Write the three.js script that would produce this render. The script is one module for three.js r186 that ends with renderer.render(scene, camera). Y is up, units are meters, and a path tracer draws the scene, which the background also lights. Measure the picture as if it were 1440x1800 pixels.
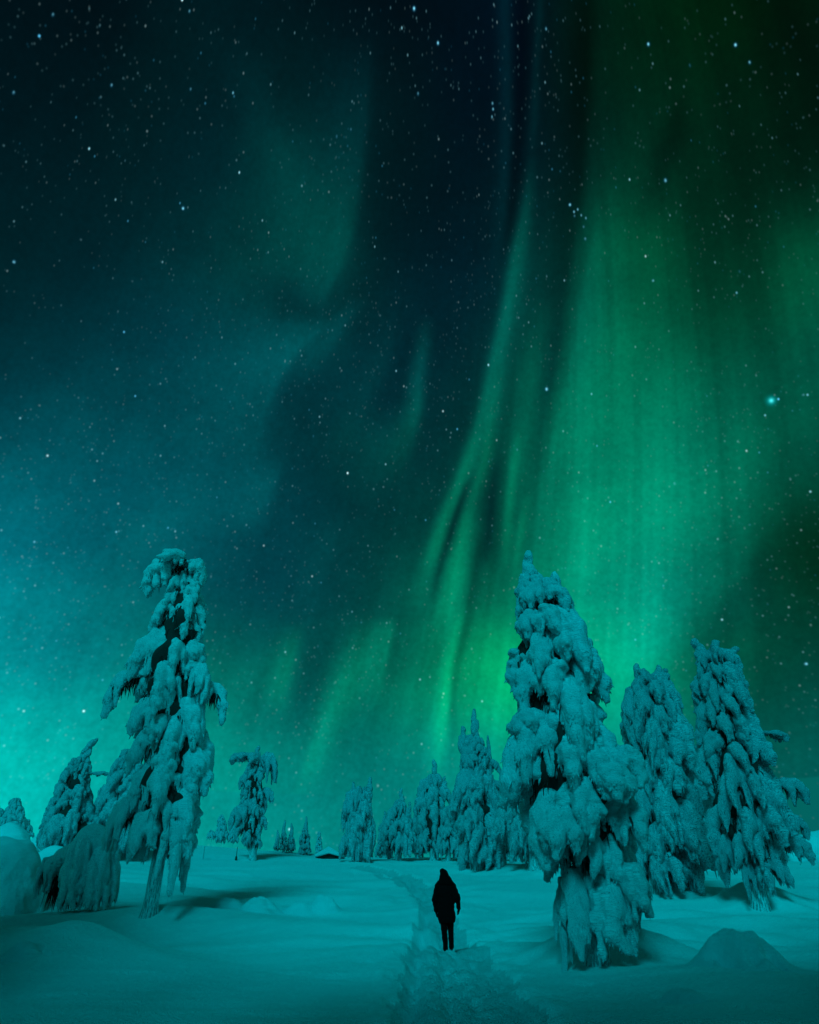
import * as THREE from 'three';

// ---------------------------------------------------------------- camera, exposure, moonlight
const scene = new THREE.Scene();
const EYE = 1.7, PITCH = 31 * Math.PI / 180, FOCAL = 1300 / 900;      // focal length in half picture heights
const camera = new THREE.PerspectiveCamera(2 * Math.atan(1 / FOCAL) * 180 / Math.PI, 0.8, 0.1, 8000);
camera.position.set(0, EYE, 0);
camera.rotation.set(PITCH, 0, 0);
scene.add(camera);
const renderer = new THREE.WebGLRenderer({ antialias: true });
renderer.setSize(819, 1024);
renderer.toneMapping = THREE.LinearToneMapping;
renderer.toneMappingExposure = 1;
renderer.shadowMap.enabled = true;

const moon = new THREE.DirectionalLight(new THREE.Color().setRGB(0.0, 0.87, 1.02), 1.62);
moon.position.set(-20, 68, 66);
moon.target.position.set(0, 2, -25);
moon.castShadow = true;
moon.shadow.radius = 32;
moon.shadow.mapSize.set(2048, 2048);
Object.assign(moon.shadow.camera, { left: -60, right: 60, top: 60, bottom: -60, near: 1, far: 220 });
scene.add(moon, moon.target);

// ---------------------------------------------------------------- numbers and noise
const clamp = (v, a, b) => Math.min(b, Math.max(a, v));
const mixf = (a, b, t) => a + (b - a) * t;
const smooth = (a, b, v) => { const t = clamp((v - a) / (b - a), 0, 1); return t * t * (3 - 2 * t); };
const gauss = (v) => Math.exp(-v * v);
function random(seed) { let s = seed >>> 0; return () => { s = (s + 0x6d2b79f5) >>> 0; let t = Math.imul(s ^ (s >>> 15), 1 | s); t = (t + Math.imul(t ^ (t >>> 7), 61 | t)) ^ t; return ((t ^ (t >>> 14)) >>> 0) / 4294967296; }; }
const perm = new Uint8Array(512);
{ const r = random(77), p = Array.from({ length: 256 }, (_, i) => i); for (let i = 255; i > 0; i--) { const j = Math.floor(r() * (i + 1)); [p[i], p[j]] = [p[j], p[i]]; } for (let i = 0; i < 512; i++) perm[i] = p[i & 255]; }
const grad = (h, x, y, z) => { h &= 15; const u = h < 8 ? x : y, v = h < 4 ? y : h === 12 || h === 14 ? x : z; return ((h & 1) ? -u : u) + ((h & 2) ? -v : v); };
function noise(x, y, z) {
  const X = Math.floor(x), Y = Math.floor(y), Z = Math.floor(z); x -= X; y -= Y; z -= Z;
  const u = x * x * x * (x * (x * 6 - 15) + 10), v = y * y * y * (y * (y * 6 - 15) + 10), w = z * z * z * (z * (z * 6 - 15) + 10);
  const A = perm[X & 255] + (Y & 255), B = perm[(X + 1) & 255] + (Y & 255), z0 = Z & 255, z1 = (Z + 1) & 255;
  const AA = perm[A & 255], AB = perm[(A + 1) & 255], BA = perm[B & 255], BB = perm[(B + 1) & 255];
  return mixf(mixf(mixf(grad(perm[AA + z0], x, y, z), grad(perm[BA + z0], x - 1, y, z), u), mixf(grad(perm[AB + z0], x, y - 1, z), grad(perm[BB + z0], x - 1, y - 1, z), u), v),
    mixf(mixf(grad(perm[AA + z1], x, y, z - 1), grad(perm[BA + z1], x - 1, y, z - 1), u), mixf(grad(perm[AB + z1], x, y - 1, z - 1), grad(perm[BB + z1], x - 1, y - 1, z - 1), u), v), w);
}
function fbm(x, y, z, n = 4) { let s = 0, a = 0.5; for (let i = 0; i < n; i++) { s += a * noise(x, y, z); x = x * 2.03 + 7.1; y = y * 2.03 + 3.7; z = z * 2.03 + 1.3; a *= 0.5; } return s; }
function table(rows, v) {                               // smooth interpolation of [key, a, b ...] rows
  const n = rows.length;
  if (v <= rows[0][0]) return rows[0].slice(1);
  if (v >= rows[n - 1][0]) return rows[n - 1].slice(1);
  let i = 0; while (v > rows[i + 1][0]) i++;
  const t = (v - rows[i][0]) / (rows[i + 1][0] - rows[i][0]);
  return rows[i].slice(1).map((a, k) => {
    const b = rows[i + 1][k + 1], w = rows[i + 1][0] - rows[i][0];
    const m0 = i > 0 ? (b - rows[i - 1][k + 1]) / (rows[i + 1][0] - rows[i - 1][0]) * w : b - a;
    const m1 = i < n - 2 ? (rows[i + 2][k + 1] - a) / (rows[i + 2][0] - rows[i][0]) * w : b - a;
    const t2 = t * t, t3 = t2 * t;
    return (2 * t3 - 3 * t2 + 1) * a + (t3 - 2 * t2 + t) * m0 + (-2 * t3 + 3 * t2) * b + (t3 - t2) * m1;
  });
}

// ---------------------------------------------------------------- night sky with aurora and stars
const skyGreen = [
  [200, 200, 200, 196, 162, 141, 140, 147, 106, 92, 92, 92, 92],
  [193, 195, 196, 190, 154, 138, 138, 149, 114, 92, 92, 92, 92],
  [158, 170, 178, 169, 139, 123, 125, 157, 131, 90, 84, 82, 79],
  [118, 132, 143, 133, 112, 97, 114, 170, 167, 87, 56, 56, 56],
  [88, 101, 111, 100, 75, 64, 82, 112, 156, 113, 43, 42, 53],
  [57, 76, 85, 86, 77, 54, 63, 61, 135, 132, 73, 68, 78],
  [36, 43, 59, 71, 68, 49, 49, 58, 107, 116, 84, 85, 83],
  [29, 33, 41, 59, 67, 56, 41, 46, 82, 89, 57, 80, 50],
  [24, 27, 33, 45, 58, 55, 34, 34, 56, 74, 40, 33, 22],
  [19, 21, 28, 36, 49, 44, 26, 24, 31, 48, 39, 28, 15],
  [17, 16, 25, 31, 32, 29, 21, 17, 18, 31, 33, 28, 19],
  [16, 20, 26, 22, 18, 16, 14, 15, 16, 24, 32, 30, 27]];
const skyBlue = [
  [192, 192, 192, 188, 155, 135, 134, 141, 102, 92, 92, 92, 92],
  [186, 188, 189, 182, 148, 133, 133, 143, 110, 92, 92, 92, 92],
  [161, 168, 173, 161, 130, 115, 115, 138, 120, 82, 77, 76, 73],
  [132, 143, 150, 134, 102, 88, 90, 111, 130, 68, 46, 46, 46],
  [101, 115, 125, 108, 83, 69, 71, 84, 124, 92, 27, 28, 40],
  [66, 86, 97, 97, 86, 61, 60, 53, 104, 103, 57, 55, 62],
  [43, 51, 69, 80, 76, 55, 53, 53, 83, 88, 64, 65, 59],
  [35, 39, 49, 68, 74, 63, 49, 48, 66, 64, 40, 55, 34],
  [30, 33, 39, 50, 59, 57, 42, 42, 50, 51, 27, 22, 14],
  [25, 27, 33, 42, 51, 47, 32, 32, 34, 36, 25, 16, 9],
  [23, 22, 30, 36, 36, 34, 27, 27, 26, 23, 18, 12, 9],
  [22, 26, 32, 28, 24, 23, 22, 25, 28, 23, 18, 15, 12]];
const auroraRays = [   // each: elevation, azimuth, soft width to the left and right (degrees), green, blue
  { name: 'long ray', points: [[55.9, 15.2, 0.58, 0.73, 0, 0], [53.8, 14.4, 0.71, 0.85, 17, 13], [49.5, 12.0, 0.8, 1.34, 42, 30], [43.6, 9.3, 0.81, 1.38, 43, 32], [37.4, 6.7, 0.76, 1.29, 42, 27], [33.1, 4.6, 0.79, 1.02, 48, 29], [28.8, 2.6, 0.81, 0.97, 48, 27], [26.2, 1.6, 0.95, 1.27, 24, 14], [23.5, 0.7, 1.34, 1.24, 0, 0]] },
  { name: 'second ray', points: [[41.9, 9.4, 0.49, 0.74, 0, 0], [38.6, 8.2, 0.53, 0.77, 23, 16], [34.8, 7.1, 0.57, 0.8, 30, 17], [31.8, 5.8, 0.55, 0.83, 33, 19], [28.7, 4.5, 0.59, 0.97, 35, 20], [24.0, 3.1, 0.72, 1.13, 24, 14], [21.0, 2.1, 1.3, 1.0, 0, 0]] },
  { name: 'third ray', points: [[31.7, 6.1, 0.78, 0.78, 0, 0], [28.7, 5.3, 0.86, 0.97, 22, 13], [23.9, 3.8, 1.03, 1.23, 19, 12], [20.1, 2.7, 1.19, 1.19, 0, 0]] },
  { name: 'dark lane', points: [[29.5, 6.6, 0.54, 0.54, 0, 0], [26.5, 5.8, 0.52, 0.63, -19, -13], [22.2, 4.8, 0.5, 0.55, -24, -16], [19.0, 3.8, 0.34, 0.44, -24, -16], [14.9, 3.3, 0.24, 0.33, -19, -12], [11.9, 3.0, 0.23, 0.32, 0, 0]] },
  { name: 'thin gap', points: [[33.9, 5.8, 0.34, 0.34, 0, 0], [31.8, 4.8, 0.39, 0.33, -24, -16], [28.7, 3.6, 0.43, 0.32, -29, -19], [26.1, 2.6, 0.42, 0.32, -19, -12], [24.0, 2.0, 0.41, 0.31, 0, 0]] },
  { name: 'low ray', points: [[23.9, 4.9, 0.41, 0.41, 0, 0], [21.8, 4.0, 0.5, 0.4, 24, 14], [16.9, 2.9, 0.58, 0.39, 29, 14], [12.3, 2.1, 0.65, 0.46, 19, 10], [9.2, 1.5, 0.63, 0.45, 0, 0]] },
  { name: 'short ray', points: [[37.5, 10.7, 0.46, 0.46, 0, 0], [35.0, 9.9, 0.51, 0.51, 23, 14], [28.5, 8.7, 0.48, 0.48, 24, 14], [25.5, 8.0, 0.46, 0.46, 0, 0]] },
  { name: 'short ray right', points: [[32.3, 10.9, 0.44, 0.44, 0, 0], [30.2, 10.3, 0.48, 0.43, 22, 13], [27.6, 9.5, 0.47, 0.42, 20, 12], [25.5, 8.9, 0.46, 0.41, 0, 0]] },
  { name: 'dark lane between', points: [[36.8, 8.7, 0.46, 0.46, 0, 0], [33.8, 8.1, 0.56, 0.56, -14, -9], [28.6, 7.1, 0.53, 0.53, -19, -12], [26.0, 6.3, 0.42, 0.42, 0, 0]] },
  { name: 'high thread', points: [[65.5, 20.2, 0.69, 0.69, 11, 10], [61.4, 17.8, 0.64, 0.64, 11, 10], [58.3, 16.3, 0.68, 0.68, 11, 10], [53.8, 14.5, 0.56, 0.56, 0, 0]] },
  { name: 'high ray', points: [[66.2, 14.9, 1.46, 0.91, 14, 13], [60.3, 13.4, 1.44, 0.8, 14, 13], [55.2, 11.9, 1.17, 0.73, 10, 10], [50.8, 10.5, 0.96, 0.69, 6, 6], [46.9, 9.3, 0.92, 0.65, 0, 0]] },
  { name: 'dark gap high', points: [[65.9, 17.4, 1.07, 1.07, -5, -5], [58.5, 14.5, 0.92, 0.92, -6, -6], [52.2, 12.0, 0.7, 0.7, -8, -8], [48.5, 10.1, 0.67, 0.67, 0, 0]] },
  { name: 'broad veil', points: [[46.4, 14.6, 1.26, 1.57, 0, 0], [42.4, 12.8, 1.82, 1.51, 16, 10], [38.3, 11.3, 1.86, 1.45, 19, 12], [32.8, 9.5, 1.77, 1.38, 14, 9], [28.1, 8.2, 1.59, 1.32, 0, 0]] },
  { name: 'dark edge', points: [[64.5, 26.2, 2.36, 1.57, -6, -6], [59.9, 23.4, 2.62, 1.31, -13, -10], [52.3, 19.4, 2.38, 1.06, -16, -13], [46.2, 16.1, 2.11, 0.87, -19, -13], [41.4, 14.2, 1.54, 0.71, -22, -13], [36.5, 12.4, 1.02, 0.57, -14, -9], [31.4, 11.0, 0.65, 0.54, 0, 0]] },
  { name: 'bright edge', points: [[53.5, 23.0, 0.78, 3.24, 0, 0], [48.7, 20.2, 0.74, 3.72, 13, 10], [44.3, 17.7, 0.72, 3.58, 16, 13], [38.8, 15.1, 0.68, 3.42, 19, 14], [32.6, 12.5, 0.54, 2.7, 16, 12], [28.3, 11.2, 0.52, 2.09, 7, 6], [24.1, 10.0, 0.5, 2.01, 0, 0]] },
  { name: 'green column', points: [[45.9, 22.2, 2.33, 2.33, 0, 0], [42.0, 21.1, 2.24, 2.24, 14, 9], [37.2, 19.8, 1.92, 2.14, 10, 6], [33.9, 18.7, 1.87, 2.08, 0, 0]] },
  { name: 'dark rift', points: [[56.4, 33.4, 1.18, 1.18, 0, 0], [54.2, 30.9, 1.77, 1.77, -9, -6], [51.3, 27.7, 1.77, 1.77, -10, -6], [48.4, 25.3, 1.39, 1.28, 0, 0]] },
  { name: 'faint ray', points: [[46.1, 1.7, 0.93, 0.79, 0, 0], [44.0, 1.3, 0.9, 0.9, 22, 16], [41.5, 0.8, 1.0, 0.87, 33, 26], [38.9, 0.6, 1.33, 0.73, 35, 24], [36.7, -0.2, 1.77, 0.95, 22, 13], [32.8, -1.6, 2.26, 1.13, 0, 0]] },
  { name: 'faint ray wide', points: [[39.7, -2.3, 1.83, 1.83, 0, 0], [36.7, -3.3, 2.12, 2.0, 16, 12], [34.0, -4.0, 2.06, 2.06, 10, 7], [30.9, -4.6, 2.21, 2.21, 0, 0]] },
  { name: 'fan ray', points: [[23.1, -2.8, 1.54, 1.43, 0, 0], [21.4, -3.5, 1.51, 1.61, 24, 14], [19.6, -4.2, 1.38, 1.68, 36, 22], [17.1, -5.4, 1.06, 1.73, 39, 23], [14.2, -6.7, 0.65, 1.58, 29, 17], [12.2, -7.4, 0.45, 1.36, 19, 10], [9.5, -8.3, 0.44, 1.32, 0, 0]] },
  { name: 'fan ray right', points: [[23.1, -1.3, 1.02, 0.41, 0, 0], [21.8, -1.6, 1.21, 0.4, 23, 14], [18.4, -2.1, 1.17, 0.34, 16, 10], [15.5, -2.6, 0.95, 0.38, 0, 0]] },
  { name: 'fan ray left', points: [[22.4, -8.9, 1.3, 0.6, 0, 0], [20.7, -9.2, 1.37, 0.59, 17, 7], [17.8, -9.7, 1.23, 0.57, 19, 9], [15.3, -10.0, 1.11, 0.65, 0, 0]] },
  { name: 'fan dark', points: [[22.1, -6.1, 1.51, 1.01, 0, 0], [20.0, -6.9, 1.47, 0.98, -10, -6], [16.6, -8.0, 1.14, 0.85, -13, -7], [13.7, -8.8, 0.92, 0.64, 0, 0]] },
  { name: 'veil edge upper', points: [[63.7, -6.3, 5.39, 1.26, 0, 0], [60.8, -6.3, 5.89, 1.18, 10, 10], [56.7, -6.5, 6.2, 0.93, 13, 12], [52.6, -7.1, 6.49, 0.86, 19, 14], [49.8, -7.9, 6.2, 0.83, 17, 13], [47.3, -9.4, 3.96, 0.79, 12, 10], [45.7, -10.9, 2.57, 0.77, 0, 0]] },
  { name: 'veil shadow', points: [[60.9, -3.1, 2.2, 4.24, 0, 0], [53.9, -4.1, 2.22, 4.45, -4, -4], [48.8, -5.1, 2.46, 4.11, -6, -6], [43.7, -8.0, 1.9, 3.8, -6, -6], [39.2, -11.2, 1.77, 3.54, -6, -6], [34.8, -12.2, 1.34, 2.79, 0, 0]] },
  { name: 'veil hollow', points: [[48.5, -13.8, 2.62, 1.97, 0, 0], [46.7, -13.2, 3.85, 2.57, -9, -7], [45.4, -12.1, 3.81, 2.16, -6, -6], [44.4, -11.9, 2.51, 1.88, 0, 0]] },
  { name: 'veil edge lower', points: [[45.5, -8.5, 3.88, 0.78, 0, 0], [44.4, -10.0, 5.06, 0.76, 10, 10], [42.1, -12.4, 4.85, 0.73, 17, 16], [38.9, -13.9, 4.62, 0.81, 16, 14], [35.4, -14.5, 3.87, 0.88, 7, 6], [33.2, -14.6, 3.23, 0.86, 0, 0]] },
  { name: 'veil foot', points: [[34.8, -12.3, 2.78, 0.67, 0, 0], [33.0, -12.6, 3.27, 0.76, 17, 16], [30.8, -13.3, 3.18, 0.85, 14, 13], [28.0, -14.7, 3.05, 1.02, 0, 0]] },
  { name: 'wisp', points: [[46.5, -1.8, 1.33, 1.2, 0, 0], [43.1, -2.8, 1.53, 1.27, 8, 6], [39.7, -4.5, 1.7, 1.34, 9, 7], [36.1, -6.5, 1.74, 1.39, 6, 4], [32.5, -7.8, 1.67, 1.33, 0, 0]] },
  { name: 'wisp low', points: [[31.7, -6.2, 1.66, 1.44, 0, 0], [28.6, -7.0, 1.82, 1.5, 7, 6], [25.5, -8.2, 1.75, 1.44, 6, 5], [22.4, -8.9, 1.5, 1.3, 0, 0]] },
  { name: 'upper wisp', points: [[61.8, -23.8, 3.06, 3.06, 0, 0], [59.1, -20.2, 3.43, 2.69, 6, 6], [54.8, -15.3, 3.59, 2.58, 7, 6], [51.3, -13.1, 3.43, 2.06, 0, 0]] },
  { name: 'veil streak', points: [[47.2, -5.0, 1.07, 0.94, 0, 0], [45.4, -7.0, 1.3, 1.04, 14, 14], [42.8, -9.1, 1.37, 1.0, 11, 10], [40.1, -10.7, 1.2, 0.84, 0, 0]] },
  { name: 'glow core', points: [[25.8, 21.7, 2.77, 2.3, 0, 0], [22.6, 21.0, 3.14, 2.07, 13, 13], [19.8, 19.8, 3.1, 2.04, 19, 19], [17.5, 18.4, 2.64, 2.2, 0, 0]] },
  { name: 'glow root', points: [[18.7, 8.4, 1.44, 1.92, 0, 0], [15.4, 7.5, 1.22, 1.87, 4, -1], [12.2, 7.0, 1.18, 1.82, 4, -1], [9.1, 6.6, 1.15, 1.77, 0, 0]] },
  { name: 'right dark diagonal', points: [[27.3, 30.6, 1.23, 2.46, 0, 0], [23.6, 27.1, 1.08, 2.5, -12, -9], [20.5, 24.1, 0.93, 2.11, -10, -6], [18.3, 22.4, 0.93, 1.69, 0, 0]] },
];
const brightStars = [   // azimuth, elevation, size, strength
  [32.11, 34.99, 3.6, 5.0],
  [13.51, 39.64, 1.6, 1.5],
  [0.7, 65.24, 1.4, 1.5],
  [4.15, 63.31, 1.2, 1.3],
  [31.29, 59.53, 1.2, 1.3],
  [39.65, 56.82, 1.2, 1.3],
  [40.21, 55.48, 1, 0.9],
  [28.93, 51.5, 1.3, 1.3],
  [-25.37, 50.51, 1.3, 1.4],
  [-38.06, 42.87, 1.2, 1.2],
  [29.11, 17.1, 1.3, 1.3],
  [-30.03, 25.33, 1.0, 1.1],
  [-24.46, 27.21, 0.9, 0.9],
  [1.17, 60.48, 1, 0.8],
  [19.53, 62.82, 1, 0.7],
  [18.64, 52.07, 1.2, 1.1],
  [18.94, 51.56, 0.9, 0.8],
  [19.4, 51.64, 0.8, 0.8],
  [18.91, 51.26, 0.8, 0.7],
  [19.66, 51.21, 0.8, 0.7],
  [20.07, 50.91, 0.9, 0.8],
  [19.68, 50.43, 0.8, 0.8],
  [19.61, 49.58, 1, 1],
  [11.09, 59.44, 1, 0.7],
  [11.09, 59.1, 1, 0.7],
  [10.85, 58.67, 0.8, 0.5],
  [25.32, 45.5, 1, 0.9],
  [23.18, 31.03, 1, 0.9],
  [17.62, 38.7, 0.8, 0.8],
  [10.13, 35.41, 0.9, 0.8],
  [34.77, 34.58, 0.8, 0.8],
  [34.46, 34.68, 0.8, 0.8],
  [32.12, 42.74, 0.9, 0.8],
  [32.9, 44.03, 0.8, 0.7],
  [-43.45, 52.13, 1, 1],
  [-35.74, 55.65, 1, 0.9],
  [-27.75, 57.67, 0.9, 0.7],
  [-22.88, 58.5, 0.9, 0.8],
  [-43.35, 57.23, 1, 0.8],
  [-30.34, 61.72, 0.9, 0.7],
  [-9.39, 57.57, 0.9, 0.8],
  [-7.64, 58.11, 0.8, 0.7],
  [31.33, 34.15, 0.7, 0.7],
  [34.77, 57.22, 0.8, 0.7]];
function nightSky() {
  const W = 4096, Hh = 2048, data = new Float32Array(W * Hh * 4);
  const lin = new Float32Array(1024); for (let i = 0; i < 1024; i++) { const c = i / 1023 * 1.2; lin[i] = c <= 0.04045 ? c / 12.92 : ((c + 0.055) / 1.055) ** 2.4; }
  const toLin = (v) => lin[clamp(Math.round(v / 255 / 1.2 * 1023), 0, 1023)];
  const fold = (az) => { const t = (((az + 45) % 180) + 180) % 180; return t <= 90 ? t - 45 : 135 - t; };
  const azs = skyGreen[0].map((_, i) => -48 + 8 * i);
  for (let row = Hh / 2; row < Hh; row++) {
    const el = (row + 0.5) / Hh * 180 - 90, cosE = Math.cos(el * Math.PI / 180), sinE = Math.sin(el * Math.PI / 180);
    const g = azs.map((_, c) => table(skyGreen.map((r, k) => [k * 6, r[c]]), el)[0]), b = azs.map((_, c) => table(skyBlue.map((r, k) => [k * 6, r[c]]), el)[0]);
    const gr = azs.map((a, c) => [a, g[c], b[c]]), rays = [];
    for (const r of auroraRays) {
      const first = r.points[0][0], last = r.points[r.points.length - 1][0];
      if (el > first || el < last) continue;
      rays.push(table(r.points.map((p) => [-p[0], ...p.slice(1)]), -el));
    }
    const top = smooth(64, 84, el);
    const line = new Float32Array(1024 * 2);            // the smooth light at this height, every 0.1 degrees
    for (let i = 0; i < 1000; i++) {
      const az = -50 + i * 0.1; let [G, B] = table(gr, az);
      for (const [c, wl, wr, dg, db] of rays) {
        const d = az - c, q = d < 0 ? d / wl : d / wr;
        if (q < 3 && q > -3) { const k = Math.exp(-q * q); G += dg * k; B += db * k; }
      }
      line[i * 2] = mixf(G, 20, top); line[i * 2 + 1] = mixf(B, 24, top);
    }
    for (let col = 0; col < W; col++) {
      const round = ((col + 0.5) / W - 0.5) * 2 * Math.PI, x = Math.cos(round) * cosE, z = Math.sin(round) * cosE;
      const azimuth = Math.atan2(x, -z) * 180 / Math.PI, az = fold(azimuth);
      const soft = fbm(x * 5, sinE * 5, z * 5, 3), lean = azimuth - el * 0.22;
      const at = clamp((az + 0.5 * soft + 50) * 10, 0, 998), i = Math.floor(at), t = at - i;
      let G = mixf(line[i * 2], line[i * 2 + 2], t), B = mixf(line[i * 2 + 1], line[i * 2 + 3], t);
      const ray = noise(lean * 0.42, el * 0.02, 3) * 0.5 + noise(lean * 1.1, el * 0.03, 9) * 0.4 + noise(lean * 2.6, el * 0.05, 15) * 0.22, patch = fbm(x * 9 + 4, sinE * 9, z * 9, 4);
      const grain = noise(x * 260, sinE * 260, z * 260) * 0.5 + noise(x * 120, sinE * 120, z * 120) * 0.4;
      const k = 1 + (0.06 + 0.13 * smooth(-4, 22, G - B)) * ray * smooth(6, 18, el) + 0.2 * patch + 0.13 * grain;
      const o = (row * W + col) * 4;
      data[o] = 0.0004; data[o + 1] = toLin(Math.max(G, 3) * k); data[o + 2] = toLin(Math.max(B, 4) * (k - 0.05 * patch)); data[o + 3] = 1;
    }
  }
  const star = (az, el, size, power, tint) => {         // size in twentieths of a degree
    const a = az * Math.PI / 180, y = Math.sin(el * Math.PI / 180), c = Math.cos(el * Math.PI / 180);
    const u = (Math.atan2(-Math.cos(a) * c, Math.sin(a) * c) / (2 * Math.PI) + 0.5) * W, v = (el + 90) / 180 * Hh, s = size * 0.05 / (180 / Hh), reach = Math.ceil(s * 3.2), wide = Math.ceil(reach / c);
    for (let j = Math.floor(v) - reach; j <= v + reach; j++) for (let i = Math.floor(u) - wide; i <= u + wide; i++) {
      if (j < 0 || j >= Hh) continue;
      const d = Math.hypot((i + 0.5 - u) * c, j + 0.5 - v) / s, k = power * Math.exp(-d * d), o = (j * W + ((i % W) + W) % W) * 4;
      data[o] += k * tint[0]; data[o + 1] += k * tint[1]; data[o + 2] += k * tint[2];
    }
  };
  const r = random(4711);
  for (let n = 0; n < 70000; n++) {
    const el = Math.asin(r()) * 180 / Math.PI, az = r() * 360 - 180, crowd = fbm(az * 0.06, el * 0.06, 5, 3) + 0.6 * noise(az * 0.5, el * 0.5, 8), keep = r();
    const power = Math.min(2.2, 0.03 * Math.pow(r() + 0.0012, -0.66)), hue = r(), tint = hue < 0.6 ? [0.35, 0.85, 1] : hue < 0.85 ? [0.55, 0.9, 0.95] : [0.1, 0.6, 1];
    if (keep > 0.5 + crowd * 1.3 || el < 3) continue;
    const a = az * Math.PI / 180, o = (Math.floor((el + 90) / 180 * Hh) * W + (Math.floor((Math.atan2(-Math.cos(a), Math.sin(a)) / (2 * Math.PI) + 0.5) * W) % W)) * 4;
    const wide = Math.max(1, Math.round(1 / Math.cos(el * Math.PI / 180) - 0.2));
    for (let i = 0; i < wide && el < 80; i++) for (let c = 0; c < 3; c++) data[o + i * 4 + c] += power * tint[c] * (wide > 1 ? 0.8 : 1);
    if (power > 0.9) star(az, el, 0.9, power * 0.2, tint);
  }
  for (const [az, el, size, power] of brightStars) {
    if (size > 3) { star(az, el, 5, 0.42, [0, 0.75, 0.8]); star(az, el, 2.2, 0.9, [0.1, 0.95, 1]); continue; }
    star(az, el, size * 1.4, power * 0.12, [0, 0.4, 0.9]);
    star(az, el, size * 0.64, power * 1.4, [0.25, 0.8, 1]);
  }
  const t = new THREE.DataTexture(data, W, Hh, THREE.RGBAFormat, THREE.FloatType);
  t.mapping = THREE.EquirectangularReflectionMapping; t.magFilter = t.minFilter = THREE.LinearFilter; t.needsUpdate = true;
  return t;
}
scene.background = nightSky();
scene.environment = scene.background;

// ---------------------------------------------------------------- names, labels
const used = new Map();
function numbered(name) { const n = used.get(name) ?? 0; used.set(name, n + 1); return n ? name + '_' + String(n).padStart(3, '0') : name; }
function tag(o, label, category, group, kind) { if (label) o.userData.label = label; if (category) o.userData.category = category; if (group) o.userData.group = group; if (kind) o.userData.kind = kind; return o; }
function thing(name, label, category, p, group) { const o = new THREE.Group(); o.name = numbered(name); o.position.copy(p); tag(o, label, category, group); scene.add(o); return o; }
function part(name, geometry, material, parent, kind) { const m = new THREE.Mesh(geometry, material); m.name = name; m.castShadow = m.receiveShadow = true; if (kind) m.userData.kind = kind; parent.add(m); return m; }

// ---------------------------------------------------------------- materials
function noiseTexture(size, f, srgb) {
  const d = new Uint8Array(size * size * 4);
  for (let j = 0; j < size; j++) for (let i = 0; i < size; i++) {
    const a = i / size * 2 * Math.PI, b = j / size * 2 * Math.PI, c = f(Math.cos(a), Math.sin(a), Math.cos(b), Math.sin(b), i / size, j / size), o = (j * size + i) * 4;
    d[o] = clamp(c[0], 0, 255); d[o + 1] = clamp(c[1], 0, 255); d[o + 2] = clamp(c[2], 0, 255); d[o + 3] = 255;
  }
  const t = new THREE.DataTexture(d, size, size); t.wrapS = t.wrapT = THREE.RepeatWrapping; t.magFilter = THREE.LinearFilter; t.minFilter = THREE.LinearFilter; if (srgb) t.colorSpace = THREE.SRGBColorSpace; t.needsUpdate = true; return t;
}
const round4 = (a, b, c, d, f, n) => fbm(a * f + d * f * 0.37, b * f + c * f * 0.71, c * f - a * f * 0.53 + d * f, n);
const snowBump = noiseTexture(512, (a, b, c, d) => { const v = 128 + 120 * (0.7 * round4(a, b, c, d, 5, 4) + 0.7 * round4(a, b, c, d, 26, 3)); return [v, v, v]; });
const rimeBump = noiseTexture(512, (a, b, c, d) => { const v = 128 + 150 * (0.55 * round4(a, b, c, d, 8, 4) + 0.8 * round4(a, b, c, d, 34, 3)); return [v, v, v]; });
const barkMap = noiseTexture(256, (a, b, c, d) => { const s = fbm(a * 7 + 3, b * 7, c * 1.6 + d, 4) + 0.5 * round4(a, b, c, d, 12, 3), v = smooth(-0.3, 0.14, s) * 84 + 120; return [v, v * 1.0, v * 1.02]; }, true);
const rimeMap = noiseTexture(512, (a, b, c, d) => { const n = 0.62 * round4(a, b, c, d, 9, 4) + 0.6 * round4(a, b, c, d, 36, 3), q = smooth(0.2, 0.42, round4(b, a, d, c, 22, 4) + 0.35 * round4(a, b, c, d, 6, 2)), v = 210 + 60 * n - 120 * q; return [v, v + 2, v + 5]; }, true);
const snowGround = new THREE.MeshStandardMaterial({ color: new THREE.Color().setRGB(0.78, 0.8, 0.82), roughness: 0.75, bumpMap: snowBump, bumpScale: 0.07 });
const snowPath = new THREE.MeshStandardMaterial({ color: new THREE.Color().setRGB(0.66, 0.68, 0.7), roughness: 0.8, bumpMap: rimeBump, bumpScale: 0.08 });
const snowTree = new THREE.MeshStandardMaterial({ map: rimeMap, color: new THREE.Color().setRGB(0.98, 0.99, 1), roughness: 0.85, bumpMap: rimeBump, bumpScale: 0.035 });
const dimmedFrostMap = noiseTexture(512, (a, b, c, d) => { const n = 0.62 * round4(a, b, c, d, 9, 4) + 0.6 * round4(a, b, c, d, 36, 3), q = smooth(-0.02, 0.3, round4(b, a, d, c, 20, 4) + 0.45 * round4(a, b, c, d, 7, 2)), v = 190 + 56 * n - 104 * q; return [v, v + 2, v + 5]; }, true);  // frosted needles, colour darkened to stand for weaker light on farther trees
const dimmedFrostTree = new THREE.MeshStandardMaterial({ map: dimmedFrostMap, color: new THREE.Color().setRGB(0.94, 0.96, 1), roughness: 0.9, bumpMap: rimeBump, bumpScale: 0.05 });
const snowMound = new THREE.MeshStandardMaterial({ color: new THREE.Color().setRGB(0.74, 0.76, 0.79), roughness: 0.85, bumpMap: rimeBump, bumpScale: 0.04 });
const needles = new THREE.MeshStandardMaterial({ color: new THREE.Color().setRGB(0.016, 0.02, 0.017), roughness: 0.95 });
const frostedBark = new THREE.MeshStandardMaterial({ map: barkMap, bumpMap: barkMap, bumpScale: 0.03, roughness: 0.95 });
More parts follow.
